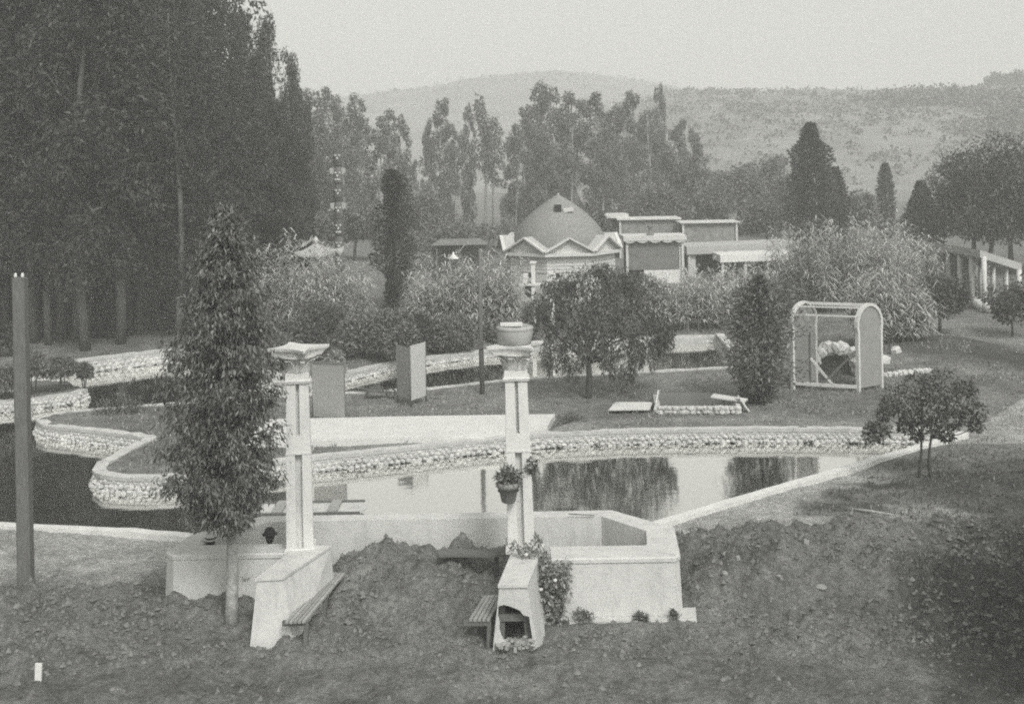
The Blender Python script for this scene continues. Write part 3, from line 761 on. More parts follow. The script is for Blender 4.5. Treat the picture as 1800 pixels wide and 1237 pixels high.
# ------------------------------------------------------------------ domed pavilion
DD = 72.0
pc = onD(980, DD); pc.z = 0
pav = thing("domed_pavilion", "pale eight sided garden pavilion with a pointed dome and gabled eaves", "pavilion", pc)
cx, cyy = pc.x, pc.y
ROT = R(8)
def octp(rad, k): a = -math.pi / 2 - math.pi / 8 + ROT + k * math.pi / 4; return (cx + rad * math.cos(a), cyy + rad * math.sin(a))
ZC = 2.85
hole_f = 0
for k in range(8):
    w = MB(); a0, a1 = octp(3.45, k), octp(3.45, k + 1)
    A0, A1 = Vector((*a0, 0)), Vector((*a1, 0)); n_ = ((A0 + A1) / 2 - Vector((cx, cyy, 0))).normalized(); e = (A1 - A0)
    w.prism([a0, a1, tuple((A1 - n_ * 0.2).xy), tuple((A0 - n_ * 0.2).xy)], 0, ZC - 0.12)
    wp = w.build("wall", "wall_pale", pav)
    if k in (7, 0, 1):
        bd = MB()
        for q in range(4): bd.bar(A0 + n_ * 0.02 + Vector((0, 0, 1.85 + 0.2 * q)), A1 + n_ * 0.02 + Vector((0, 0, 1.85 + 0.2 * q)), 0.05, 0.17)
        bd.build("frieze_board", "trim_pale", wp)
        for t in ((0.25, 0.88) if k == 0 else (0.55,)):
            c = A0 + e * t + n_ * 0.012 + Vector((0, 0, 1.6)); h_ = MB(); tx = e.normalized()
            ring = [c + tx * 0.13 * math.cos(2 * math.pi * i / 14) + Vector((0, 0, 0.13 * math.sin(2 * math.pi * i / 14))) for i in range(14)]
            h_.loft([ring, [p + n_ * 0.02 for p in ring]]); h_.build("round_vent", "void_dark", wp)
        wn = MB(); wn.bar(A0 + e * 0.40 + n_ * 0.01 + Vector((0, 0, 0.75)), A0 + e * 0.66 + n_ * 0.01 + Vector((0, 0, 0.75)), 0.04, 0.95); wn.build("window", "void_dark", wp)
    c0, c1 = octp(3.85, k), octp(3.85, k + 1); C0, C1 = Vector((*c0, 0)), Vector((*c1, 0))
    i0, i1 = octp(3.3, k), octp(3.3, k + 1)
    w = MB(); w.prism([c0, c1, i1, i0], ZC - 0.12, ZC + 0.06); w.build("cornice", "trim_pale", pav)
    # gable: two sloping roof planes that run back into the dome, raking boards and a recessed field
    ga = MB(); mid = (C0 + C1) / 2; pk = mid + Vector((0, 0, ZC + 0.95)); pkb = mid - n_ * 1.5 + Vector((0, 0, ZC + 0.95))
    L0, L1 = C0 + Vector((0, 0, ZC + 0.06)), C1 + Vector((0, 0, ZC + 0.06)); lb0, lb1 = L0 - n_ * 1.5, L1 - n_ * 1.5
    th = Vector((0, 0, 0.06))
    ga.loft([[L0, pk, pk + th, L0 + th], [lb0, pkb, pkb + th, lb0 + th]]); ga.loft([[pk, L1, L1 + th, pk + th], [pkb, lb1, lb1 + th, pkb + th]])
    gb = ga.build("gable_roof", "roof_felt", pav)
    rk = MB(); up = Vector((0, 0, 0.09))
    rk.bar(L0 + n_ * 0.03 + up, pk + n_ * 0.03 + up * 0.2, 0.10, 0.20, n_); rk.bar(pk + n_ * 0.03 + up * 0.2, L1 + n_ * 0.03 + up, 0.10, 0.20, n_); rk.build("raking_board", "trim_pale", gb)
    fl = MB(); q = n_ * -0.25; fl.add([L0 + q, L1 + q, pk + q - th, L0 + q * 1.3, L1 + q * 1.3, pk + q * 1.3 - th], [(0, 1, 2), (3, 5, 4), (0, 2, 5, 3), (1, 4, 5, 2)]); fl.build("gable_field", "wall_pale", gb)
dm = MB()
prof = []
for i in range(15):
    t = i / 14; a = t * math.pi / 2
    rad = 2.98 * (math.cos(a) ** 0.86) * (1 - 0.06 * t) if t < 1 else 0.02
    prof.append((max(0.02, 2.98 * (1 - t ** 2.0)), ZC + 0.06 + 3.38 * t))
NCO = 26; prof = []
for i in range(NCO):
    t0, t1 = i / NCO, (i + 1) / NCO
    prof.append((max(0.03, 2.98 * (1 - t0 ** 2.0)), ZC + 0.06 + 3.38 * t0)); prof.append((max(0.02, 2.98 * (1 - t1 ** 2.0)) + 0.035, ZC + 0.06 + 3.38 * t1))
dm.lathe(prof, (cx, cyy, 0), 48, False)
dmo = dm.build("dome", "shingle", pav)
hp = zat(981, 366, DD - 1.55); w = MB(); w.box(hp + Vector((0, 0.25, 0)), (0.40, 0.62, 0.40)); w.build("hatch", "void_dark", dmo)
w = MB(); w.box(hp + Vector((0.62, 0.05, -0.12)), (0.62, 0.06, 0.30), Matrix.Rotation(R(-32), 3, 'X') @ Matrix.Rotation(R(-10), 3, 'Y')); w.build("hatch_lid", "roof_felt", dmo)
w = MB(); w.tube([zat(981, 346, DD), zat(981, 340, DD)], 0.05, 6); w.build("finial", "trim_pale", dmo)

# ------------------------------------------------------------------ flat roofed garden buildings
def slab(mb, px0, px1, py, D0, D1, depth, th):
    a, b = zat(px0, py, D0), zat(px1, py, D1); b.z = a.z
    mb.prism([(a.x, a.y), (b.x, b.y), (b.x, b.y + depth), (a.x, a.y + depth)], a.z - th, a.z)
    return a, b
def shed(label, px0, px1, py_roof, D0, D1, depth, th, wallmat, roofmat, posts=0, cat="pavilion", name="garden_shelter", wallfrac=1.0, front=None, base=None):
    a = zat(px0, py_roof, D0); b = zat(px1, py_roof, D1)
    t = thing(name, label, cat, ((a.x + b.x) / 2, (a.y + b.y) / 2, 0))
    w = MB(); a, b = slab(w, px0, px1, py_roof, D0, D1, depth, th); rf = w.build("roof", roofmat, t)
    z1 = a.z - th
    w = MB(); d = (b - a); d.z = 0; u = d.normalized(); nn = Vector((-u.y, u.x, 0))
    i0, i1 = a + u * 0.25, b - u * 0.25
    w.prism([tuple((i0 + nn * (depth - 0.4)).xy), tuple((i1 + nn * (depth - 0.4)).xy), tuple((i1 + nn * (depth - 0.2)).xy), tuple((i0 + nn * (depth - 0.2)).xy)], 0, z1)
    w.build("wall", wallmat, t)
    for k in range(posts):
        p = i0.lerp(i1, k / max(1, posts - 1)) + nn * 0.25; w = MB(); w.box((p.x, p.y, z1 / 2), (0.16, 0.16, z1), Matrix.Rotation(math.atan2(u.y, u.x), 3, 'Z')); w.build("post", "trim_pale", t)
    if front:
        for (f0, f1, zz0, zz1, mm_, nm) in front:
            w = MB(); q0, q1 = i0.lerp(i1, f0) + nn * 0.33, i0.lerp(i1, f1) + nn * 0.33
            w.prism([tuple(q0.xy), tuple(q1.xy), tuple((q1 + nn * 0.12).xy), tuple((q0 + nn * 0.12).xy)], zz0 * z1, zz1 * z1); w.build(nm, mm_, t)
    return t, a, b, z1, u, nn
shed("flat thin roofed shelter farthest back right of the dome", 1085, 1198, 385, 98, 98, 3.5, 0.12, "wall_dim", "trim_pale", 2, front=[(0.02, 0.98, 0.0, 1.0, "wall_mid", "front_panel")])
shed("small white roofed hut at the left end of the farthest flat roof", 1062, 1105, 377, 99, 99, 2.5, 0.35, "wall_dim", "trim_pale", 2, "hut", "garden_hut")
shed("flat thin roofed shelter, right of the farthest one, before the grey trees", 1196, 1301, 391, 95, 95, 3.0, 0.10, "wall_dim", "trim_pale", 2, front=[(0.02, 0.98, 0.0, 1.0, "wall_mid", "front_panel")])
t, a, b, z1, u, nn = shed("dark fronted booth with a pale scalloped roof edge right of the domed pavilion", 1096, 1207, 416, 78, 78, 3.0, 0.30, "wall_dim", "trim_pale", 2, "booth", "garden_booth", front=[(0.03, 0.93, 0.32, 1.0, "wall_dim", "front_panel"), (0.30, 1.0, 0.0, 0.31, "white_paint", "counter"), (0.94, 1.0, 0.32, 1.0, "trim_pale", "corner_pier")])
w = MB()
for k in range(5):
    p = a.lerp(b, (k + 0.5) / 5); ring = []
    q = (b - a) / 10 * 0.98
    w.add([p - q + nn * 0.08, p + q + nn * 0.08, p + q + nn * 0.08 - Vector((0, 0, 0.33)), p + q * 0.5 + nn * 0.08 - Vector((0, 0, 0.42)), p + nn * 0.08 - Vector((0, 0, 0.46)), p - q * 0.5 + nn * 0.08 - Vector((0, 0, 0.42)), p - q + nn * 0.08 - Vector((0, 0, 0.33)),
           p - q + nn * 0.04, p + q + nn * 0.04, p + q + nn * 0.04 - Vector((0, 0, 0.33)), p + q * 0.5 + nn * 0.04 - Vector((0, 0, 0.42)), p + nn * 0.04 - Vector((0, 0, 0.46)), p - q * 0.5 + nn * 0.04 - Vector((0, 0, 0.42)), p - q + nn * 0.04 - Vector((0, 0, 0.33))],
          [(0, 1, 2, 3, 4, 5, 6), (13, 12, 11, 10, 9, 8, 7)] + [(i, (i + 1) % 7, 7 + (i + 1) % 7, 7 + i) for i in range(7)])
w.build("valance", "trim_pale", t)
vt = zat(1143, 412, 79); w = MB(); w.lathe([(0.26, 0), (0.26, 0.1), (0.12, 0.14), (0.12, 0.5), (0.24, 0.55), (0.02, 0.75)], (vt.x, vt.y, a.z), 10); w.build("roof_vent", "wall_dim", t)
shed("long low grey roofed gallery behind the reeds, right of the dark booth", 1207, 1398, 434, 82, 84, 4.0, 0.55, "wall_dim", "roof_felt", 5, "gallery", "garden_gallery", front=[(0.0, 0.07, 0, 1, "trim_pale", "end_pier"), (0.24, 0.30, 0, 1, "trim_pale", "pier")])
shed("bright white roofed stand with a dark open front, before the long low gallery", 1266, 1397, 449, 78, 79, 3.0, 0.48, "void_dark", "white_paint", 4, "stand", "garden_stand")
# sloping pergola on the right
pa, pb = zat(1652, 438, 74), zat(1796, 463, 62)
per = thing("garden_pergola", "long pale roofed pergola on white posts under the dark trees at right", "pergola", ((pa.x + pb.x) / 2, (pa.y + pb.y) / 2, gp((pa.x + pb.x) / 2, (pa.y + pb.y) / 2)))
d = (pb - pa); u = Vector((d.x, d.y, 0)).normalized(); nn = Vector((-u.y, u.x, 0))
if nn.y < 0: nn = -nn
w = MB(); dn = Vector((0, 0, -0.1)); hi = nn * 2.2 + Vector((0, 0, 0.75))
w.loft([[pa + dn * 4, pb + dn * 4, pb, pa], [pa + hi + dn * 4, pb + hi + dn * 4, pb + hi, pa + hi]]); w.build("roof", "roof_felt", per)
for k in range(8):
    p = pa.lerp(pb, k / 7) + nn * 0.15
    zg = gp(p.x, p.y); w = MB(); w.tube([(p.x, p.y, zg - 0.1), (p.x, p.y, p.z - 0.35)], 0.13, 8); w.build("post", "trim_pale", per)
    p2 = pa.lerp(pb, k / 7) + hi - nn * 0.2
    w = MB(); w.tube([(p2.x, p2.y, zg - 0.1), (p2.x, p2.y, p2.z - 0.35)], 0.13, 8); w.build("post", "trim_pale", per)
for k in range(4):
    p = zat(1686 + 18 * k, 497 + 3 * k, 66 - 1.5 * k); r = np.random.default_rng(70 + k)
    w = MB(); w.lathe([(0.20, 0), (0.36, 0.2), (0.40, 0.5), (0.30, 0.52), (0.02, 0.45)], (p.x, p.y, gp(p.x, p.y)), 12)
    tag(w.build("stone_urn", "white_paint"), ["white urn under the pergola, farthest from the right edge", "white urn under the pergola, second from the left", "white urn under the pergola, second from the right", "brightest white urn at the near end of the pergola posts"][k], "urn", "white urns beside the pergola")

# ------------------------------------------------------------------ carved totem pole
p = onD(594, 78); tp = thing("totem_pole", "tall carved totem pole with pale painted faces before the grey trees", "totem pole", p)
zt = hD(594, 262, 78); zb = p.z; nseg = 8; sh = (zt - zb) / nseg
for k in range(nseg):
    z0 = zb + sh * k; w = MB(); q = 0.30
    w.lathe([(q * 0.86, 0), (q, sh * 0.12), (q * 1.05, sh * 0.5), (q * 0.92, sh * 0.86), (q * 0.78, sh * 0.97), (q * 0.78, sh)], (p.x, p.y, z0), 12)
    sg = w.build("carved_section", "wood_dark" if k % 2 else "wood_grey", tp)
    fy = p.y - q
    w = MB()
    for sx in (-1, 1): w.lathe([(0.09, 0), (0.09, 0.03), (0.02, 0.05)], (0, 0, 0), 8); 
    w.v = [(p.x + (-0.13 if i < len(w.v) // 2 else 0.13) + vv[0], fy - vv[2] + 0.03, z0 + sh * 0.62 + vv[1]) for i, vv in enumerate(w.v)]
    w.build("eye", "roof_felt", sg)
    w = MB(); w.add([(p.x - 0.09, fy + 0.05, z0 + sh * 0.48), (p.x + 0.09, fy + 0.05, z0 + sh * 0.48), (p.x, fy + 0.05, z0 + sh * 0.58), (p.x, fy - 0.28, z0 + sh * 0.40), (p.x, fy + 0.05, z0 + sh * 0.36)], [(0, 2, 3), (2, 1, 3), (0, 3, 4), (1, 4, 3), (0, 4, 1, 2)]); w.build("beak", "trim_pale", sg)
    w = MB(); w.box((p.x, fy + 0.02, z0 + sh * 0.26), (0.34, 0.10, 0.12)); w.build("mouth", "trim_pale" if k in (2, 3, 6) else "wood_dark", sg)
    if k in (4, 6):
        for sx in (-1, 1):
            w = MB(); w.add([(p.x + sx * 0.25, p.y - 0.1, z0 + sh * 0.95), (p.x + sx * 0.55, p.y - 0.12, z0 + sh * 0.88), (p.x + sx * 0.5, p.y - 0.12, z0 + sh * 0.62), (p.x + sx * 0.25, p.y - 0.1, z0 + sh * 0.50),
                             (p.x + sx * 0.25, p.y, z0 + sh * 0.95), (p.x + sx * 0.55, p.y - 0.04, z0 + sh * 0.88), (p.x + sx * 0.5, p.y - 0.04, z0 + sh * 0.62), (p.x + sx * 0.25, p.y, z0 + sh * 0.50)], [(0, 1, 2, 3), (7, 6, 5, 4), (0, 4, 5, 1), (1, 5, 6, 2), (2, 6, 7, 3), (3, 7, 4, 0)])
            w.build("wing", "roof_felt", sg)

# ------------------------------------------------------------------ garden house with upturned roof (Japanese style)
pj = onD(553, 70); jh = thing("garden_house", "small open garden house with a low upturned roof above the reeds", "summer house", pj)
def curved_roof(mb, c, wx, wy, z0, h, lift, ncut=8):
    V, Fs = [], []
    nu = 12; nv = 6
    rings = []
    for v in range(nv + 1):
        t = v / nv; rr = []
        for k in range(nu * 4):
            s = k // nu; f = (k % nu) / nu
            cor = [(-1, -1), (1, -1), (1, 1), (-1, 1)]
            a, b_ = cor[s], cor[(s + 1) % 4]
            x = a[0] + (b_[0] - a[0]) * f; y = a[1] + (b_[1] - a[1]) * f
            e = (abs(2 * f - 1)) ** 3
            sc = 1 - t * 0.94
            rr.append(Vector((c.x + x * wx / 2 * (sc + 0.0) , c.y + y * wy / 2 * sc, z0 + h * t ** 1.6 + lift * e * (1 - t) ** 3)))
        rings.append(rr)
    mb.loft([[q - Vector((0, 0, 0.10)) for q in rings[0]]] + rings, False)
zr = hD(553, 446, 70)
w = MB(); curved_roof(w, pj, 3.0, 2.6, zr, 0.62, 0.35); rfo = w.build("roof", "roof_felt", jh)
w = MB(); w.lathe([(0.16, 0), (0.10, 0.1), (0.20, 0.22), (0.02, 0.45)], (pj.x, pj.y, zr + 0.58), 10); w.build("finial", "trim_pale", rfo)
w = MB(); curved_roof(w, pj + Vector((-1.2, 1.1, 0)), 1.9, 1.8, zr + 0.45, 0.4, 0.7); w.build("upturned_eave", "roof_felt", jh)
for sx in (-1, 1):
    for sy in (-1, 1):
        w = MB(); w.tube([(pj.x + sx * 1.05, pj.y + sy * 0.9, pj.z - 0.1), (pj.x + sx * 1.05, pj.y + sy * 0.9, zr + 0.02)], 0.07, 6); w.build("post", "wood_dark", jh)
w = MB(); w.box((pj.x, pj.y + 0.9, pj.z + 0.6), (2.1, 0.08, 1.2)); w.build("back_panel", "wall_dim", jh)
# dark roofed summer house left of the domed pavilion
ph = onD(806, 84); t = thing("summer_house", "low dark roofed summer house behind the lamp pole", "summer house", ph)
zr = hD(806, 420, 84); w = MB(); w.prism([(ph.x - 2.0, ph.y - 1.4), (ph.x + 2.0, ph.y - 1.4), (ph.x + 2.0, ph.y + 1.4), (ph.x - 2.0, ph.y + 1.4)], zr - 0.35, zr, [(ph.x - 1.4, ph.y - 0.4), (ph.x + 1.4, ph.y - 0.4), (ph.x + 1.4, ph.y + 0.4), (ph.x - 1.4, ph.y + 0.4)]); w.build("roof", "wall_dim", t)
for sx in (-1.6, 0, 1.6):
    w = MB(); w.box((ph.x + sx, ph.y - 1.1, (zr - 0.35) / 2), (0.12, 0.12, zr - 0.35)); w.build("post", "wood_grey", t)
w = MB(); w.box((ph.x, ph.y + 1.1, (zr - 0.35) / 2), (3.6, 0.1, zr - 0.35)); w.build("wall", "wall_dim", t)
# white cross-armed post before the pavilion
pw = onD(934, 58); zt = hD(934, 463, 58)
t = thing("garden_post", "white garden post with a short shelf arm before the domed pavilion", "post", pw)
w = MB(); w.box((pw.x, pw.y, (zt + pw.z) / 2), (0.20, 0.20, zt - pw.z)); w.build("shaft", "white_paint", t)
w = MB(); zz = hD(934, 500, 58); w.box((pw.x - 0.12, pw.y - 0.02, zz), (1.15, 0.34, 0.09)); w.build("shelf", "white_paint", t)
w = MB(); w.box((pw.x - 0.38, pw.y - 0.02, zz + 0.31), (0.26, 0.22, 0.50), None, 0.8); w.build("ornament", "white_paint", t)
w = MB(); w.prism([(pw.x - 0.16, pw.y - 0.16), (pw.x + 0.16, pw.y - 0.16), (pw.x + 0.16, pw.y + 0.16), (pw.x - 0.16, pw.y + 0.16)], zt, zt + 0.10); w.build("cap", "white_paint", t)
pw = onD(967, 60); zt = hD(967, 482, 60)
t = thing("garden_pedestal", "short white pedestal right of the white cross-armed post", "pedestal", pw)
w = MB(); w.box((pw.x, pw.y, (zt + pw.z) / 2), (0.22, 0.22, zt - pw.z)); w.build("shaft", "white_paint", t)
w = MB(); w.box((pw.x, pw.y, zt - 0.5), (0.55, 0.3, 0.1)); w.build("ledge", "white_paint", t)
w = MB(); w.box((pw.x, pw.y, zt + 0.06), (0.34, 0.34, 0.12)); w.build("cap", "white_paint", t)

# ------------------------------------------------------------------ stone retaining walls and kerbs of the ponds
def stone_mesh(seed):
    r = np.random.default_rng(seed); mb = MB()
    n = 7; rings = []
    for zf, rf in ((-0.5, 0.55), (-0.28, 0.95), (0.22, 1.0), (0.48, 0.6)):
        rings.append([Vector((0.5 * rf * math.cos(2 * math.pi * k / n + 0.3) * (1 + r.normal() * 0.10), 0.5 * rf * math.sin(2 * math.pi * k / n + 0.3) * (1 + r.normal() * 0.10), zf * (1 + r.normal() * 0.08))) for k in range(n)])
    mb.loft(rings, False)
    return mb.mesh("stone", "stone")
STONES = [stone_mesh(500 + i) for i in range(7)]
def polyoff(pts, d):
    P = [Vector(p) for p in pts]; out = []
    for i, p in enumerate(P):
        t = (P[min(i + 1, len(P) - 1)] - P[max(i - 1, 0)]).normalized()
        out.append(p + Vector((-t.y, t.x)) * d)
    return out
def ribbon(mb, pts, d0, d1, z0, z1, zj=0.0, r=None):
    """closed band between two offsets of a path, from z0 to z1"""
    A, B = polyoff(pts, d0), polyoff(pts, d1); rings = []
    for a, b in zip(A, B):
        j = r.normal() * zj if zj else 0
        rings.append([(a.x, a.y, z0), (b.x, b.y, z0), (b.x, b.y, z1 + j), (a.x, a.y, z1 + j)])
    return mb.loft(rings)
def resample(pts, step):
    P = [Vector(p) for p in pts]; out = [P[0]]; carry = 0.0
    for a, b in zip(P[:-1], P[1:]):
        L = (b - a).length; s = step - carry
        while s < L:
            out.append(a.lerp(b, s / L)); s += step
        carry = (carry + L) % step if L else carry
    out.append(P[-1]); return out
STYLE = {}
def stone_wall(label, pts, rows, w, h, seed, ztop=0.0, cap=True, joined=False, side=1, capw=0.26, batter=0.05):
    """pts run so that the water lies on the left (side=1)"""
    r = np.random.default_rng(seed)
    mid = Vector(pts[len(pts) // 2]); t = thing("stone_wall", label, "stone wall", (mid.x, mid.y, 0))
    P = resample(pts, 0.35); P = [tuple(p) for p in P]
    mb = MB(); ribbon(mb, P, -0.30 * side, 0.085 * side, -1.0, ztop - 0.03); mb.build("core", "mortar", t)
    if cap:
        mb = MB(); ribbon(mb, P, -capw * side, 0.10 * side, ztop - 0.05, ztop + 0.05, 0.012, r); mb.build("coping", "cement", t)
    Q = [Vector(p) for p in resample(pts, w)]
    jm = MB(); cnt = 0
    for row in range(rows):
        zc = ztop - 0.06 - h * (row + 0.5)
        for i in range(len(Q) - 1):
            f = (0.5 if row % 2 else 0.0) + r.normal() * 0.08
            p = Q[i].lerp(Q[i + 1], min(1, max(0, f))); tt = (Q[i + 1] - Q[i]).normalized(); nn = Vector((-tt.y, tt.x)) * side
            big = r.uniform(0.82, 1.25)
            o = bpy.data.objects.new("stone", STONES[int(r.integers(0, 7))])
            o.location = (p.x + nn.x * (0.0 + batter * row), p.y + nn.y * (0.0 + batter * row), zc + r.normal() * 0.015)
            o.scale = (w * big * 1.05, 0.22 * r.uniform(0.85, 1.2), h * big * 1.12)
            o.rotation_euler = (r.normal() * 0.15, r.normal() * 0.22, math.atan2(tt.y, tt.x) + r.normal() * 0.12 + (math.pi if r.uniform() > 0.5 else 0))
            if joined or cnt >= 300:
                M = Matrix.LocRotScale(o.location, o.rotation_euler, o.scale)
                jm.add([M @ v.co for v in o.data.vertices], [tuple(q.vertices) for q in o.data.polygons])
                bpy.data.objects.remove(o)
            else:
                COL.objects.link(o); adopt(o, t); cnt += 1
    if jm.v:
        jo = jm.build("small_stones", "stone", t); jo["kind"] = "stuff"
    return t
stone_wall("low wall of pale round stones along the far side of the near pond", list(reversed(SOUTH)), 4, 0.17, 0.11, 1, side=-1)
stone_wall("rounded stone wall at the blunt point of the island behind the young leafy tree", list(reversed(POINT)), 4, 0.155, 0.12, 2, side=-1)
stone_wall("pale stone wall edging the notch in the island's left end", list(reversed(NOTCH)), 4, 0.2, 0.13, 3, side=-1, joined=True)
stone_wall("curved pale stone wall round the tip of the island at left", list(reversed(TIP)), 4, 0.165, 0.125, 4, side=-1)
stone_wall("thin pale kerb with stones along the far side of the island", list(reversed(NORTHISL)), 3, 0.24, 0.14, 5, side=-1, joined=True, capw=0.20)
stone_wall("short stone wall closing the right end of the canal", list(reversed(EAST)), 3, 0.22, 0.14, 6, side=-1, joined=True)
KF = min(range(len(FAR)), key=lambda i: (Vector(FAR[i]) - Vector(at(480, 668).xy)).length)
stone_wall("low white stone wall on the far bank of the canal behind the screens", list(reversed(FAR[:KF + 1])), 3, 0.22, 0.125, 7, ztop=-0.10, side=-1, joined=True, batter=0.05, capw=0.4)
stone_wall("taller white stone wall on the far bank at left below the grove", list(reversed(FAR[KF:])), 4, 0.26, 0.165, 17, ztop=0.16, side=-1, joined=True, batter=0.06, capw=0.4)
stone_wall("white stone wall of the planted islet at the left edge", list(ISLET_F), 4, 0.17, 0.125, 8, ztop=0.05, side=-1, cap=False)
def kerb(label, pts, r_=None):
    mb = MB(); P = [tuple(p) for p in resample(pts, 0.5)]; ribbon(mb, P, -0.04, 0.24, -1.0, 0.11, 0.008, np.random.default_rng(3))
    return tag(mb.build("kerb", "kerb_white"), label, "kerb")
kerb("thin white kerb along the near edge of the dark water at left", list(reversed(NEAR_LEFT)))
kerb("white kerb running diagonally along the right edge of the near pond", list(reversed(NEAR_RIGHT)))
# square block at the right end of the canal
q = [at(1172, 608, WZ).xy, at(1242, 605, WZ).xy]
w = MB(); a, b = Vector(q[0]), Vector(q[1]); w.prism([tuple(a), tuple(b), (b.x, b.y + 0.8), (a.x, a.y + 0.8)], -0.9, -0.06)
tag(w.build("concrete_sluice", "cement"), "square pale block at the right end of the canal behind the weeping tree", "sluice")
# pale platform on the island
pl = pxy([(430, 788), (430, 747), (560, 744), (760, 740), (976, 737), (962, 759), (880, 767), (790, 776), (600, 783)])
w = MB(); w.prism(pl, -0.1, 0.18); tag(w.build("concrete_platform", "plaster_white"), "long flat white platform on the island beside the pond, behind the two columns", "platform")

# ------------------------------------------------------------------ far bank planting
def spot(px, by, ty, wpx):
    p = on(px, by); s = p.y / F
    return p, zat(px, ty, p.y).z - p.z, wpx * s
def reed(px, by, ty, w, seed, lb, stems=70, m="leaf_reed", ll=0.75, lw=0.055):
    p, h, ww = spot(px, by, ty, w)
    plant("giant_reeds", reeds(seed, m, ww, h, int(stems * 1.5), 17, ll, lw), p, lb, "reeds")
def shrub(px, by, ty, w, seed, m, lb, nclump=24, per=220, leaf=(0.17, 0.08), th=0.06, name="shrub", cat="shrub", weep=0, stems=1, tr_r=0.06, droop=0.2, squash=1.0):
    p, h, ww = spot(px, by, ty, w)
    plant(name, bush(seed, m, ww, h, h * th, nclump, per, leaf, droop, stems, tr_r=tr_r, squash=squash, weep=weep), p, lb, cat)
reed(500, 585, 428, 170, 601, "broad pale reed clump left of centre under the upturned roof", 150)
reed(585, 575, 450, 110, 602, "pale reed clump between the carved pole and the dark cypress", 90)
reed(790, 590, 455, 100, 603, "pale reed clump left of the lamp pole", 120)
reed(858, 592, 456, 88, 604, "pale reed clump right of the lamp pole", 130)
reed(748, 575, 500, 60, 605, "small pale reed clump against the dark cypress", 60)
reed(1215, 577, 478, 120, 606, "pale reeds behind the right end of the canal", 110)
reed(1295, 555, 470, 120, 607, "pale reeds below the white roofed stand", 110)
reed(1430, 540, 405, 130, 608, "left part of the tall reed thicket below the pointed conifers", 130, ll=0.9)
reed(1510, 545, 385, 150, 609, "tallest pale reeds in the thicket behind the arched trellis", 170, ll=0.9)
reed(1590, 530, 420, 110, 610, "right part of the tall reed thicket, left of the pergola", 110, ll=0.9)
reed(1565, 615, 480, 110, 611, "pale drooping reeds standing right behind the arched trellis", 120, ll=0.8)
reed(1680, 520, 455, 90, 612, "reeds in front of the pergola posts", 60)
shrub(560, 610, 520, 110, 620, "leaf_dark", "dark shrub at the foot of the pale reeds left of centre")
shrub(640, 628, 545, 110, 621, "leaf_mid", "bushy shrub on the far canal bank left of the folding screen")
shrub(700, 632, 530, 90, 622, "leaf_mid", "shrub on the far bank directly behind the folding screen")
shrub(615, 580, 520, 70, 623, "leaf_pale", "pale shrub on the bank left of the dark cypress foot")
shrub(745, 618, 545, 80, 624, "leaf_dark", "dark shrub right of the folding screen on the far bank")
shrub(800, 615, 550, 90, 625, "leaf_mid", "low shrub on the far bank left of the lamp pole")
shrub(885, 600, 560, 60, 626, "leaf_mid", "dark shrub on the far bank behind the right column")
shrub(1190, 560, 535, 50, 627, "leaf_pale", "shrub to the right of the weeping tree at the canal end")
shrub(500, 645, 585, 90, 628, "leaf_mid", "shrub on the far bank behind the left column")
shrub(540, 640, 560, 80, 629, "leaf_dark", "dark shrub above the grey screen on the far bank")
shrub(585, 655, 615, 50, 630, "leaf_pale", "small pale plant showing above the grey screen", 12, 60)
shrub(430, 600, 520, 120, 631, "leaf_mid", "shrub between the grove foot and the young leafy tree")
shrub(330, 590, 535, 60, 632, "leaf_dark", "dark shrub on the bank left of the young leafy tree")
shrub(1075, 560, 520, 90, 633, "leaf_pale", "shrub behind the weeping tree on the far bank")
shrub(975, 562, 520, 70, 634, "leaf_pale", "shrub on the far bank left of the weeping tree")
shrub(1370, 570, 480, 90, 635, "leaf_mid", "shrub left behind the arched trellis")
shrub(1130, 520, 490, 90, 636, "leaf_mid", "low shrub before the white counter of the booth")
shrub(20, 625, 560, 70, 637, "leaf_gum", "dark undergrowth at the foot of the grove, left edge", 16, 90)
shrub(200, 592, 545, 90, 638, "leaf_gum", "undergrowth at the foot of the grove above the far wall", 16, 90)
shrub(1780, 590, 470, 120, 639, "leaf_dark", "large dark bush at the right edge below the pergola", 26, 140)
shrub(1255, 560, 492, 60, 640, "leaf_pale", "pale bush half hiding the right end of the dark booth")
shrub(1330, 560, 500, 70, 641, "leaf_mid", "bush before the middle of the white roofed stand")
shrub(1395, 560, 455, 60, 642, "leaf_mid", "bush at the right end of the white roofed stand")
shrub(1085, 545, 470, 50, 643, "leaf_mid", "bush between the domed pavilion and the dark booth")
# planted islet at left edge
for i, (px, by, ty, w, lb) in enumerate([(58, 692, 615, 62, "leafy shrub on the islet just right of the utility pole"), (108, 688, 622, 54, "rounded shrub on the islet right of the leafy one"), (148, 680, 636, 26, "small shrub at the right end of the islet"), (12, 700, 640, 70, "shrub on the islet left of the utility pole"), (-40, 705, 640, 80, "shrub on the islet cut by the left edge")]):
    shrub(px, by, ty, w, 650 + i, "leaf_mid", lb, 12, 200, (0.15, 0.06), 0.34, stems=3, tr_r=0.025)
p, h, ww = spot(210, 727, 694, 72); plant("grass_tuft", reeds(660, "leaf_dark", ww, h, 60, 5, 0.35, 0.03), p, "dark low tuft of grass on the island kerb at left", "grass tuft")
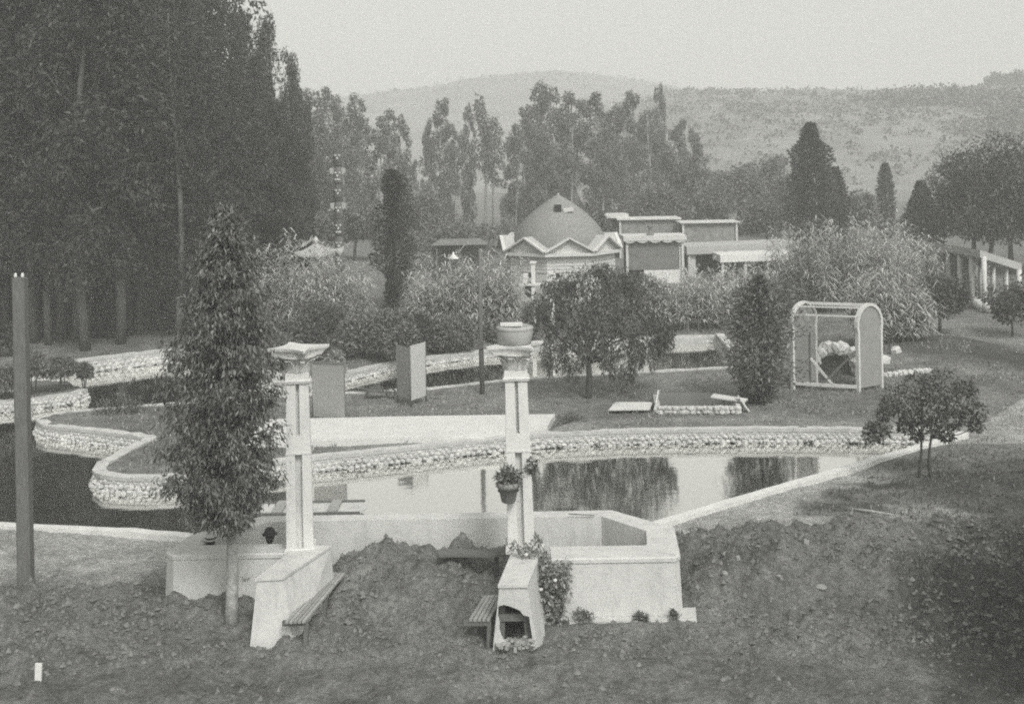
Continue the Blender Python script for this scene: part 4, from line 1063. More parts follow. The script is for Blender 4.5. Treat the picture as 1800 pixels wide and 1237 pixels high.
# ------------------------------------------------------------------ island and right bank trees
b0 = on(1033, 698); D_ = b0.y; r = np.random.default_rng(670); tr_ = MB(); cl = []
for px, py, rr in [(1000, 502, 34), (1045, 492, 38), (1088, 503, 38), (1128, 524, 32), (966, 533, 32), (1012, 545, 40), (1060, 548, 42), (1108, 558, 40), (1148, 562, 26), (944, 568, 22), (985, 588, 34), (1035, 592, 38), (1085, 598, 38), (1130, 598, 28), (1166, 586, 16), (1062, 470, 15), (1112, 492, 16), (928, 548, 13), (975, 505, 16)]:
    for q_ in (-0.9, 0.2, 1.0):
        q = rr * D_ / F; c = zat(px + r.normal() * 6, py + r.normal() * 5, D_ + q_ * r.uniform(0.3, 1.3)) - b0; cl.append((c, (q, q, q * 0.85), 5.5 * rr))
    limb(tr_, (r.normal() * 0.05, r.normal() * 0.05, 1.25), c, 0.045, 0.01, r, 0.10, 6, 5)
for px, py, hh in [(940, 600, 20), (955, 625, 24), (972, 636, 20), (990, 628, 26), (1004, 648, 18), (1020, 632, 18), (1062, 634, 20), (1078, 650, 22), (1096, 658, 20), (1112, 645, 24), (1128, 632, 22), (1148, 628, 22), (1164, 612, 20), (1174, 600, 14)]:
    for q_ in range(3):
        c = zat(px + r.normal() * 4, py - 6 + r.normal() * 6, D_ + r.normal() * 1.1) - b0; cl.append((c, (0.14, 0.16, hh * 1.2 * D_ / F), 75))
limb(tr_, (0, 0, -0.15), (0.03, 0, 1.35), 0.13, 0.09, r, 0.04, 9, 6)
plant("pepper_tree", [("trunk", tr_.mesh("trunk", "bark_dark")), ("crown", crown("crown", cl, 0.19, 0.045, "leaf_dark", r, 0.74, 0.4))], b0, "round weeping tree on a short trunk in the middle of the island", "tree")
pp_, h, ww = spot(1338, 708, 485, 122)
plant("conical_tree", profile_tree(671, "leaf_mid", h, [(0, 0.20 * ww / 2), (0.12, 0.5 * ww / 2), (0.28, 0.95 * ww / 2), (0.5, 1.0 * ww / 2), (0.75, 0.75 * ww / 2), (0.92, 0.4 * ww / 2), (1, 0.05)], 8500, (0.17, 0.07), 0.1, 0.10, 0.8), pp_, "bushy upright dark tree standing left of the arched trellis", "tree")
shrub(1652, 590, 478, 112, 672, "leaf_dark", "small round dark tree on a short trunk in the round bed at right", 28, 420, (0.16, 0.07), 0.28, "round_tree", "tree", tr_r=0.09)
b0 = on(1628, 842); D_ = b0.y; r = np.random.default_rng(673); tr_ = MB(); cl = []
for px, py, rr in [(1584, 702, 34), (1618, 684, 40), (1656, 680, 42), (1688, 704, 36), (1712, 722, 26), (1640, 716, 38), (1602, 732, 22), (1566, 712, 22), (1672, 738, 24), (1716, 748, 15), (1636, 748, 18), (1553, 728, 13), (1700, 682, 18), (1612, 764, 12), (1664, 766, 15), (1590, 750, 14)]:
    c = zat(px, py, D_ + r.normal() * 0.5) - b0; q = rr * D_ / F; cl.append((c, (q * 0.9, q * 1.0, q * 0.75), 30 + 9 * rr))
    s0 = Vector((-0.11 if px < 1635 else 0.16, 0, 1.05)); limb(tr_, s0, c, 0.02, 0.006, r, 0.08, 5, 4)
for sx, ex in ((-0.20, -0.11), (0.12, 0.16)): limb(tr_, (sx, 0, -0.1), (ex, 0, 1.1), 0.042, 0.03, r, 0.03, 7, 6)
plant("thin_stemmed_tree", [("trunk", tr_.mesh("trunk", "bark_dark")), ("crown", crown("crown", cl, 0.11, 0.05, "leaf_dark", r, 0.35, 0.6))], b0, "small spreading tree with two thin bare stems right of the pond", "tree")
shrub(1545, 775, 735, 50, 674, "leaf_mid", "small dark bush on the pond wall left of the thin stemmed tree", 12, 80, (0.16, 0.07))
shrub(1005, 752, 733, 56, 675, "leaf_mid", "low green mound beside the right end of the white platform", 14, 70, (0.10, 0.03))
# ------------------------------------------------------------------ arched trellis (two arched panels joined by slats)
A0, A1 = at(1509, 691), at(1549, 682); B0, B1 = at(1394, 684), at(1434, 676)
for q in (A0, A1, B0, B1): q.z = gp(q.x, q.y)
tr = thing("arched_trellis", "tall arched garden trellis of two round topped screens joined by slats", "trellis", tuple((A0 + B0) / 2))
HT = zat(1530, 533, (A0.y + A1.y) / 2).z
def arch(p0, p1, hgt, bulge=1.06, n=14):
    c = (p0 + p1) / 2; u = (p1 - p0) / 2; W = u.length; u = u.normalized(); out = []
    zb = hgt - W * bulge * 1.05
    for k in range(n + 1):
        a = -0.35 + (math.pi + 0.7) * k / n
        out.append(c + u * (-math.cos(a) * W * bulge) + Vector((0, 0, zb - c.z + math.sin(a) * W * bulge)))
    return out
ARCH = []
for p0, p1 in ((A0, A1), (B0, B1)):
    ar = arch(p0, p1, HT); ARCH.append(ar)
    path = [p0 - Vector((0, 0, 0.1))] + ar + [p1 - Vector((0, 0, 0.1))]
    nn = (p1 - p0).cross(Vector((0, 0, 1))).normalized()
    w = MB(); rings = []
    cen = (p0 + p1) / 2 + Vector((0, 0, (HT - p0.z) * 0.6))
    for i, q in enumerate(path):
        t = (path[min(i + 1, len(path) - 1)] - path[max(i - 1, 0)]).normalized(); s = t.cross(nn).normalized()
        rings.append([q + s * 0.05 + nn * 0.07, q - s * 0.05 + nn * 0.07, q - s * 0.05 - nn * 0.07, q + s * 0.05 - nn * 0.07])
    w.loft(rings); w.build("arch_frame", "trim_pale", tr)
    w = MB(); pn = [p0 + Vector((0, 0, 0.12))] + ar + [p1 + Vector((0, 0, 0.12))]
    w.loft([[q + nn * 0.015 for q in pn], [q - nn * 0.015 for q in pn]]); w.build("panel", "netting", tr)
for k in (3, 5, 7, 9):
    w = MB(); w.bar(ARCH[1][k], ARCH[0][k], 0.07, 0.05); w.build("roof_slat", "trim_pale", tr)
w = MB(); w.bar(B0 + Vector((0, 0, 0.22)), A0 + Vector((0, 0, 0.18)), 0.06, 0.12); w.build("bottom_rail", "trim_pale", tr)
for (f0, z0, f1, z1) in ((0.28, 1.15, 0.62, 0.2), (0.42, 0.15, 0.97, 1.45)):
    w = MB(); w.bar(B0.lerp(A0, f0) + Vector((0, 0, z0)), B0.lerp(A0, f1) + Vector((0, 0, z1)), 0.06, 0.08); w.build("brace", "trim_pale" if z0 > z1 else "wood_grey", tr)
w = MB(); w.bar(A0.lerp(A1, 0.3) + Vector((0.1, 0.9, 0)), A0 + Vector((0, 0, 1.4)), 0.06, 0.08); w.build("brace", "wood_grey", tr)
w = MB(); w.bar(B0 + Vector((-0.55, 0.2, 0.85)), B0 + Vector((-0.02, 0, 1.75)), 0.06, 0.06); w.build("brace", "trim_pale", tr)
w = MB(); q = B0.lerp(A0, 0.28); w.bar(q, q + Vector((0, 0, 2.1)), 0.05, 0.05); w.build("door_post", "wood_grey", tr)
fp = MB(); q0, q1 = B0 + Vector((0.02, 0.02, 0.3)), B0.lerp(A0, 0.28) + Vector((0, 0.02, 0.3)); up = Vector((0, 0, 1.7)); nb = Vector((0, 0.02, 0))
fp.loft([[q0, q1, q1 + up, q0 + up], [q0 + nb, q1 + nb, q1 + up + nb, q0 + up + nb]]); fp.build("front_panel", "netting", tr)
# rockery behind it: pale boulders round a dark hollow
r = np.random.default_rng(44)
c = on(1468, 662); rk = thing("rockery", "pile of pale boulders round a dark hollow seen through the arched trellis", "rockery", tuple(c))
for k in range(15):
    a = math.pi * k / 14; q = c + Vector((-math.cos(a) * 0.95 + r.normal() * 0.06, r.normal() * 0.12, 0.15 + math.sin(a) * 0.95))
    o = link("boulder", STONES[k % 7]); o.location = q; o.scale = (0.45 * r.uniform(0.8, 1.3), 0.6, 0.4 * r.uniform(0.8, 1.3)); o.rotation_euler = (r.normal(), r.normal(), r.normal()); adopt(o, rk)
w = MB(); w.box((c.x, c.y + 0.5, c.z + 0.5), (1.5, 0.1, 1.0)); w.build("hollow_back", "wall_dim", rk)
for px, py, s, lb in [(1548, 640, 0.5, "pale boulder right of the arched trellis, larger of two"), (1575, 630, 0.35, "pale boulder right of the arched trellis, smaller and farther"), (1402, 668, 0.4, "pale boulder left of the arched trellis")]:
    p = on(px, py); o = link("boulder", STONES[3]); o.location = (p.x, p.y, p.z + s * 0.3); o.scale = (s * 1.7, s * 1.3, s); o.rotation_euler = (0.2, 0.1, px); tag(o, lb, "boulder")
p0, p1 = on(1545, 664), on(1636, 655); t = thing("stone_edging", "short row of white edging stones right of the arched trellis", "stone edging", tuple((p0 + p1) / 2))
for k in range(11):
    q = p0.lerp(p1, k / 10); o = link("stone", STONES[k % 7]); o.location = (q.x, q.y + r.normal() * 0.03, q.z + 0.06); o.scale = (0.26, 0.22, 0.24); o.rotation_euler = (r.normal() * 0.3, 0, r.normal()); adopt(o, t)
# ------------------------------------------------------------------ screens, lamp pole, barrow and planks on the island
p0, p1 = on(551, 740), on(606, 743)
t = thing("garden_screen", "single tall grey cloth screen standing right of the left column", "screen", tuple((p0 + p1) / 2))
hz_ = zat(580, 634, p0.y).z
w = MB(); w.bar(Vector((p0.x, p0.y, (hz_ + 0.02) / 2 + p0.z / 2)), Vector((p1.x, p1.y, (hz_ + 0.02) / 2 + p0.z / 2 + 0.02)), 0.035, hz_ - p0.z - 0.05); w.build("cloth_panel", "cloth_dark", t)
for zz in (p0.z + 0.14, hz_ - 0.03):
    w = MB(); w.bar((p0.x, p0.y - 0.03, zz), (p1.x, p1.y - 0.03, zz), 0.03, 0.07); w.build("rail", "wood_grey", t)
for q in (p0, p1):
    w = MB(); w.tube([(q.x, q.y + 0.03, q.z - 0.1), (q.x, q.y + 0.03, hz_ + 0.06)], 0.035, 6); w.build("post", "wood_grey", t)
P0, P1, P2 = on(699, 708), on(722, 716), on(749, 706)
t = thing("folding_screen", "tall two leaf folding screen with one panel coloured lit and one shaded on the island", "folding screen", tuple(P1))
for a, b, mm_, z0, z1 in ((P0, P1, "cloth_dark", 0.28, 2.02), (P1, P2, "cloth_lit", 0.22, 2.10)):  # shading between the two leaves is put into their cloth colours
    w = MB(); a_, b_ = Vector((a.x, a.y, P1.z + (z0 + z1) / 2)), Vector((b.x, b.y, P1.z + (z0 + z1) / 2)); w.bar(a_.lerp(b_, 0.02), a_.lerp(b_, 0.98), 0.03, z1 - z0); pn = w.build("cloth_panel", mm_, t); pn["label"] = "panel coloured as lit" if mm_ == "cloth_lit" else "panel coloured as shaded"
for a, b in ((P0, P1), (P1, P2)):
    for zz in (0.32, 1.15, 2.0):
        w = MB(); w.bar((a.x, a.y + 0.035, P1.z + zz), (b.x, b.y + 0.035, P1.z + zz), 0.03, 0.06); w.build("rail", "wood_grey", t)
for q in (P0, P1, P2):
    w = MB(); w.tube([(q.x, q.y, q.z - 0.1), (q.x, q.y, P1.z + 2.12)], 0.03, 6); w.build("post", "wood_grey", t)
b0 = on(848, 691); b0.z -= 0.2; tz = zat(841, 441, b0.y)
t = thing("lamp_pole", "slim wooden lamp pole between the screens and the right column", "lamp pole", tuple(b0))
w = MB(); w.tube([b0, (b0.x - 0.03, b0.y, 3.0), (tz.x + 0.06, b0.y, tz.z)], [0.10, 0.085, 0.06], 8); w.build("pole", "wood_grey", t)
az = zat(843, 448, b0.y); ae = zat(797, 447, b0.y)
w = MB(); w.tube([az, (az + ae) / 2 + Vector((0, 0, 0.06)), ae], 0.022, 6); w.build("arm", "dark_metal", t)
w = MB(); w.lathe([(0.03, 0.10), (0.05, 0.0), (0.20, -0.12), (0.21, -0.14), (0.06, -0.05)], (ae.x, ae.y, ae.z - 0.02), 14); sh_ = w.build("lamp_shade", "white_paint", t)
w = MB(); w.lathe([(0.02, 0.0), (0.05, -0.06), (0.05, -0.12), (0.01, -0.16)], (ae.x, ae.y, ae.z - 0.05), 10); w.build("bulb", "white_paint", sh_)
jz = zat(845, 605, b0.y); w = MB(); w.box((jz.x - 0.03, jz.y - 0.1, jz.z), (0.22, 0.14, 0.26)); w.build("switch_box", "wood_dark", t)
# upturned wheelbarrow
c = on(660, 700); t = thing("wheelbarrow", "dark wheelbarrow lying on the grass between the two screens", "wheelbarrow", tuple(c))
w = MB(); w.loft([[c + Vector(v) for v in ((-0.35, -0.25, 0.22), (0.30, -0.25, 0.26), (0.30, 0.25, 0.26), (-0.35, 0.25, 0.22))], [c + Vector(v) for v in ((-0.2, -0.16, 0.42), (0.2, -0.16, 0.44), (0.2, 0.16, 0.44), (-0.2, 0.16, 0.42))]]); w.build("tray", "wood_dark", t)
w = MB()
for k in range(14):
    a, b = 2 * math.pi * k / 14, 2 * math.pi * (k + 1) / 14
    w.bar(c + Vector((0.55 + 0.17 * math.cos(a), 0, 0.19 + 0.17 * math.sin(a))), c + Vector((0.55 + 0.17 * math.cos(b), 0, 0.19 + 0.17 * math.sin(b))), 0.05, 0.04, (0, 1, 0))
for k in range(3):
    a = math.pi * k / 3; w.bar(c + Vector((0.55 + 0.17 * math.cos(a), 0, 0.19 + 0.17 * math.sin(a))), c + Vector((0.55 - 0.17 * math.cos(a), 0, 0.19 - 0.17 * math.sin(a))), 0.02)
w.build("wheel", "wood_dark", t)
for s in (-1, 1):
    w = MB(); w.bar(c + Vector((0.55, s * 0.05, 0.2)), c + Vector((-0.75, s * 0.28, 0.34)), 0.05); w.build("handle", "wood_grey", t)
    w = MB(); w.bar(c + Vector((-0.25, s * 0.2, 0.3)), c + Vector((-0.38, s * 0.25, -0.02)), 0.05); w.build("leg", "wood_dark", t)
# shallow stone trough with loose planks
a, b = on(1153, 727), on(1303, 727); t = thing("stone_trough", "long low pit of rough stones with a dark back on the island, beside loose planks", "stone trough", tuple((a + b) / 2))
w = MB(); w.prism([tuple(a.xy), tuple(b.xy), (b.x, b.y + 0.12), (a.x, a.y + 0.12)], -0.05, 0.24); w.build("front_wall", "mortar", t)
w = MB(); w.prism([(a.x + 0.1, a.y + 1.6), (b.x - 0.1, b.y + 1.6), (b.x - 0.1, b.y + 1.75), (a.x + 0.1, a.y + 1.75)], -0.05, 0.34); w.build("back_wall", "wall_dim", t)
w = MB(); w.prism([(a.x, a.y + 0.12), (a.x + 0.15, a.y + 0.12), (a.x + 0.25, a.y + 1.6), (a.x + 0.1, a.y + 1.6)], -0.05, 0.30); w.build("end_wall", "mortar", t)
w = MB(); w.prism([(b.x - 0.15, b.y + 0.12), (b.x, b.y + 0.12), (b.x - 0.1, b.y + 1.6), (b.x - 0.25, b.y + 1.6)], -0.05, 0.30); w.build("end_wall", "mortar", t)
for k in range(30):
    f = (k % 15 + 0.5) / 15; q = a.lerp(b, f); o = link("stone", STONES[k % 7]); big = r.uniform(0.7, 1.3); o.location = (q.x + r.normal() * 0.03, q.y - 0.02, 0.06 + 0.13 * (k // 15)); o.scale = (0.19 * big, 0.2, 0.13 * big); o.rotation_euler = (0, r.normal() * 0.2, r.normal() * 0.2); adopt(o, t)
w = MB(); w.bar(a + Vector((-0.05, -0.1, 0.12)), a + Vector((0.25, 1.2, 0.5)), 0.05, 0.08); w.build("stake", "trim_pale", t)
q0 = pxy([(1070, 727), (1142, 726), (1148, 714), (1082, 714)]); w = MB(); w.prism(q0, 0.10, 0.15); tag(w.build("plank", "plaster_white"), "wide pale board lying flat left of the stone trough", "plank")
c0, c1 = zat(1252, 695, on(1250, 718).y), zat(1312, 704, on(1310, 722).y); w = MB(); w.bar(c0, c1, 0.5, 0.05); tag(w.build("plank", "plaster_white"), "pale board leaning across the right end of the stone trough", "plank")
c0, c1 = zat(1298, 696, on(1310, 724).y), zat(1316, 722, on(1316, 724).y); w = MB(); w.bar(c0, c1, 0.34, 0.05); tag(w.build("plank", "plaster_white"), "short pale board tipped steeply at the right end of the stone trough", "plank")
# punt moored behind the back wall
y0 = at(540, 904, -0.2).y
t = thing("punt", "flat wooden punt floating behind the white wall by the left column", "boat", (at(540, 904, -0.2).x, y0 + 0.45, WZ))
xl, xr = at(440, 909, -0.2).x, at(632, 904, -0.2).x
hb = [(xl + 0.35, y0 + 0.08), (xr - 0.45, y0 + 0.08), (xr - 0.35, y0 + 0.5), (xr - 0.45, y0 + 0.95), (xl + 0.35, y0 + 0.95), (xl + 0.25, y0 + 0.5)]
ht = [(xl, y0), (xr, y0), (xr + 0.12, y0 + 0.5), (xr, y0 + 1.0), (xl, y0 + 1.0), (xl - 0.1, y0 + 0.5)]
w = MB(); w.prism(hb, WZ - 0.1, -0.22, ht); w.build("hull", "wood_dark", t)
w = MB(); w.prism(ht, -0.218, -0.20); w.build("deck", "cement", t)
for yy in (y0 - 0.02, y0 + 0.98):
    w = MB(); w.box(((xl + xr) / 2, yy + 0.02, -0.18), (xr - xl, 0.06, 0.06)); w.build("gunwale", "wood_grey", t)
for xx in (xl + 0.6, xr - 0.7):
    w = MB(); w.box((xx, y0 + 0.5, -0.14), (0.25, 0.95, 0.04)); w.build("thwart", "wood_slat", t)
# utility pole at left with its wires
b0 = on(46, 1037); tz = zat(35, 488, b0.y + 0.05)
t = thing("utility_pole", "weathered square wooden utility pole standing at the left edge", "utility pole", tuple(b0))
w = MB(); ax_ = (tz - b0); rings = []
for k in range(7):
    q = b0 + ax_ * (k / 6) - Vector((0, 0, 0.3 if k == 0 else 0)); s = 0.135 - 0.01 * k / 6; c_ = 0.03
    rings.append([q + Vector(v) for v in ((-s + c_, -s, 0), (s - c_, -s, 0), (s, -s + c_, 0), (s, s - c_, 0), (s - c_, s, 0), (-s + c_, s, 0), (-s, s - c_, 0), (-s, -s + c_, 0))])
w.loft(rings); w.build("shaft", "wood_grey", t)
for sx in (-0.07, 0.07):
    w = MB(); w.lathe([(0.015, 0), (0.03, 0.02), (0.034, 0.05), (0.024, 0.065), (0.03, 0.08), (0.008, 0.10)], (tz.x + sx, tz.y - 0.04, tz.z), 10); w.build("insulator", "white_paint", t)
for nm, e, sg in (("wire running left from the utility pole out of the picture", Vector((tz.x - 14, tz.y - 2, tz.z + 0.1)), 0.35), ("long thin wire from the utility pole across to the lamp pole", zat(841, 443, on(848, 691).y), 0.9)):
    s0 = Vector((tz.x + (-0.07 if sg < 0.5 else 0.07), tz.y - 0.04, tz.z + 0.09)); w = MB(); w.tube([s0.lerp(e, k / 16) - Vector((0, 0, sg * 4 * (k / 16) * (1 - k / 16) * 0.5)) for k in range(17)], 0.006, 4, False); tag(w.build("wire", "dark_metal"), nm, "wire")
# fallen branch by the grove
c0, c1 = on(213, 577), on(258, 566); t = thing("fallen_branch", "pale fallen branch propped on a forked stick below the grove", "branch", tuple(c0))
w = MB(); w.tube([c0 + Vector((0, 0, 0.3)), (c0 + c1) / 2 + Vector((0, 0, 0.5)), c1 + Vector((0, 0, 0.62))], [0.05, 0.06, 0.05], 6); w.build("bough", "bark_pale", t)
for f, s in ((0.95, 0.5), (0.9, -0.6), (0.5, 0.3)):
    q = c0.lerp(c1, f); w = MB(); w.tube([q + Vector((0, 0, 0.5)), q + Vector((s, -0.3, -0.05))], 0.03, 5); w.build("twig", "wood_dark", t)

# ------------------------------------------------------------------ white walled enclosure in the foreground
WT = 1.10
O = [(-4.0, 22.18), (-6.55, 22.16), (-6.74, 22.38), (-6.55, 23.4), (-5.4, 24.5), (1.96, 24.5), (3.08, 23.3), (2.98, 21.72), (2.86, 21.58), (0.6, 21.6)]
I = [(-4.0, 22.70), (-6.15, 22.70), (-6.18, 22.75), (-6.05, 23.2), (-5.15, 24.1), (1.72, 24.1), (2.53, 23.1), (2.45, 22.28), (2.42, 22.25), (0.6, 22.25)]
enc = thing("garden_enclosure", "white plastered garden enclosure with two bays and two projecting wing walls", "garden wall", (-1.7, 23.3, 0))
def wall_run(name, i0, i1, bat=0.07, z0=-0.3):
    w = MB(); rings = []
    for k in range(i0, i1 + 1):
        o, i = Vector(O[k]), Vector(I[k]); d = (o - i).normalized()
        lip = 0.025
        prof = [(i, z0), (o + d * bat * 1.1, z0), (o + d * bat, 0.0), (o + d * 0.012, WT - 0.10), (o + d * (0.012 + lip), WT - 0.085), (o + d * (0.01 + lip), WT - 0.02), (o, WT), (i, WT)]
        rings.append([(p.x, p.y, z) for p, z in prof])
    w.loft(rings); return w.build(name, "plaster", enc)
wall_run("bay_wall", 0, 4); wall_run("back_wall", 4, 5, 0.0); wall_run("bay_wall", 5, 9)
for xa, xb in ((-6.0, -4.4), (0.8, 2.4)):
    w = MB(); w.box(((xa + xb) / 2, 22.7 + 0.22, 0.22), (xb - xa, 0.40, 0.46)); w.build("inner_seat", "plaster", enc)
w = MB(); w.prism([(0.9, 21.52), (0.9, 21.30), (3.22, 21.25), (3.30, 21.9), (3.06, 21.9), (2.98, 21.5)], -0.2, 0.035); w.build("footing", "cement", enc)
def wing(near_t, far_t, near_b, far_b, hole=None):
    (a0, a1), (f0, f1), (b0, b1), (g0, g1) = near_t, far_t, near_b, far_b
    T0, T1, U0, U1 = [Vector((*p, WT)) for p in (a0, a1, f0, f1)]
    B0, B1, G0, G1 = [Vector((*p, -0.15)) for p in (b0, b1, g0, g1)]
    bm = bmesh.new()
    nv = lambda v: bm.verts.new(v)
    def q(*vs): bm.faces.new([nv(v) for v in vs])
    q(T0, T1, U1, U0); q(B1, G1, U1, T1); q(G0, B0, T0, U0); q(G1, G0, U0, U1)
    if hole:
        def onface(x, z):
            f = (z + 0.15) / (WT + 0.15); L = B0.lerp(T0, f); Rr = B1.lerp(T1, f); t = (x - L.x) / (Rr.x - L.x); return L.lerp(Rr, t)
        outer = [nv(v) for v in (B0, B1, T1, T0)]; hv = [nv(onface(x, z)) for x, z in hole]
        eds = [bm.edges.new((outer[i], outer[(i + 1) % 4])) for i in range(4)] + [bm.edges.new((hv[i], hv[(i + 1) % len(hv)])) for i in range(len(hv))]
        bmesh.ops.triangle_fill(bm, use_beauty=True, edges=eds)
        hb = [nv(onface(x, z) + Vector((0, 0.07, 0))) for x, z in hole]
        for i in range(len(hv)): bm.faces.new((hv[i], hv[(i + 1) % len(hv)], hb[(i + 1) % len(hv)], hb[i]))
    else: q(B0, B1, T1, T0)
    bmesh.ops.remove_doubles(bm, verts=bm.verts, dist=0.001); bmesh.ops.recalc_face_normals(bm, faces=bm.faces)
    me = bpy.data.meshes.new("wing_wall"); bm.to_mesh(me); bm.free(); me.materials.append(MATS["plaster"]); w = link("wing_wall", me, enc)
    c = MB(); d = (Vector(f0) - Vector(a0)).normalized() * 0.03; s = (Vector(a1) - Vector(a0)).normalized() * 0.02
    A = [Vector(a0) - d - s, Vector(a1) - d + s, Vector(f1) + s, Vector(f0) - s]
    c.prism([tuple(p) for p in A], WT - 0.004, WT + 0.045); c.build("coping", "plaster", enc)
    return w
lw = wing(((-4.66, 20.72), (-4.20, 20.78)), ((-4.22, 22.5), (-3.62, 22.4)), ((-4.80, 20.62), (-3.98, 20.52)), ((-4.35, 22.5), (-3.52, 22.5)))
HOLE = [(-0.37, 0.76), (-0.28, 0.79), (-0.18, 0.76), (-0.08, 0.72), (0.0, 0.68), (0.06, 0.60), (0.16, 0.57), (0.17, 0.46), (0.20, 0.25), (0.22, 0.04), (0.0, 0.02), (-0.16, 0.05), (-0.27, 0.12), (-0.33, 0.24), (-0.36, 0.36), (-0.35, 0.48), (-0.38, 0.60)]
rw = wing(((-0.35, 20.2), (0.13, 20.2)), ((-0.04, 22.4), (0.48, 22.3)), ((-0.50, 20.26), (0.32, 20.26)), ((-0.22, 22.4), (0.74, 22.3)), HOLE)
w = MB(); w.bar((-0.40, 20.42, 0.50), (0.22, 20.42, 0.50), 0.09, 0.13); w.build("wall_beam", "wood_grey", rw)
for (x0, x1, z0, z1) in ((-0.34, -0.31, -0.1, 0.43), (0.17, 0.11, -0.1, 0.43), (-0.31, -0.29, 0.57, 1.0)):
    w = MB(); w.bar((x0, 20.45, z0), (x1, 20.45, z1), 0.10, 0.09); w.build("wall_stud", "wood_grey", rw)
w = MB(); r = np.random.default_rng(9)
for k in range(70):
    s = r.uniform(0.02, 0.075); p = (r.uniform(-0.42, 0.26), 20.26 + r.normal() * 0.09, s * 0.3 + abs(r.normal()) * 0.03 + gp(0, 20.2))
    w.box(p, (s * 1.6, s, s), Matrix.Rotation(r.uniform(0, 6), 3, 'Z') @ Matrix.Rotation(r.normal() * 0.6, 3, 'X'), 0.7)
tag(w.build("plaster_rubble", "field_stone"), kind="stuff")
# bare patches on the left wing and bay where plaster has fallen
def patch(c, u, v, ru, rv, seed, parent, m="wood_dark"):
    r = np.random.default_rng(seed); c, u, v = Vector(c), Vector(u).normalized(), Vector(v).normalized(); nn = u.cross(v)
    ring = [c + u * ru * math.cos(a) * (1 + r.normal() * 0.2) + v * rv * math.sin(a) * (1 + r.normal() * 0.2) for a in [2 * math.pi * k / 11 for k in range(11)]]
    w = MB(); w.loft([[p - nn * 0.012 for p in ring], [p + nn * 0.006 for p in ring]]); return w.build("bare_patch", m, parent)
for px, py, ru, rv, sd in ((433, 1012, 0.07, 0.05, 1), (424, 1052, 0.05, 0.10, 2), (412, 1010, 0.05, 0.06, 3), (432, 1062, 0.08, 0.04, 4)):
    c = zat(px, py, 22.09); patch((c.x, 22.105 - (1.1 - c.z) * 0.055, c.z), (1, 0, 0), (0, 0.06, 1), ru, rv, sd, enc, "mortar")
c = zat(1005, 908, 24.09); w = MB(); w.tube([zat(1000, 903, 24.05), zat(1045, 905, 24.05)], 0.012, 5); tag(w.build("stick", "wood_grey"), "thin stick lying on top of the back wall near its right corner", "stick")

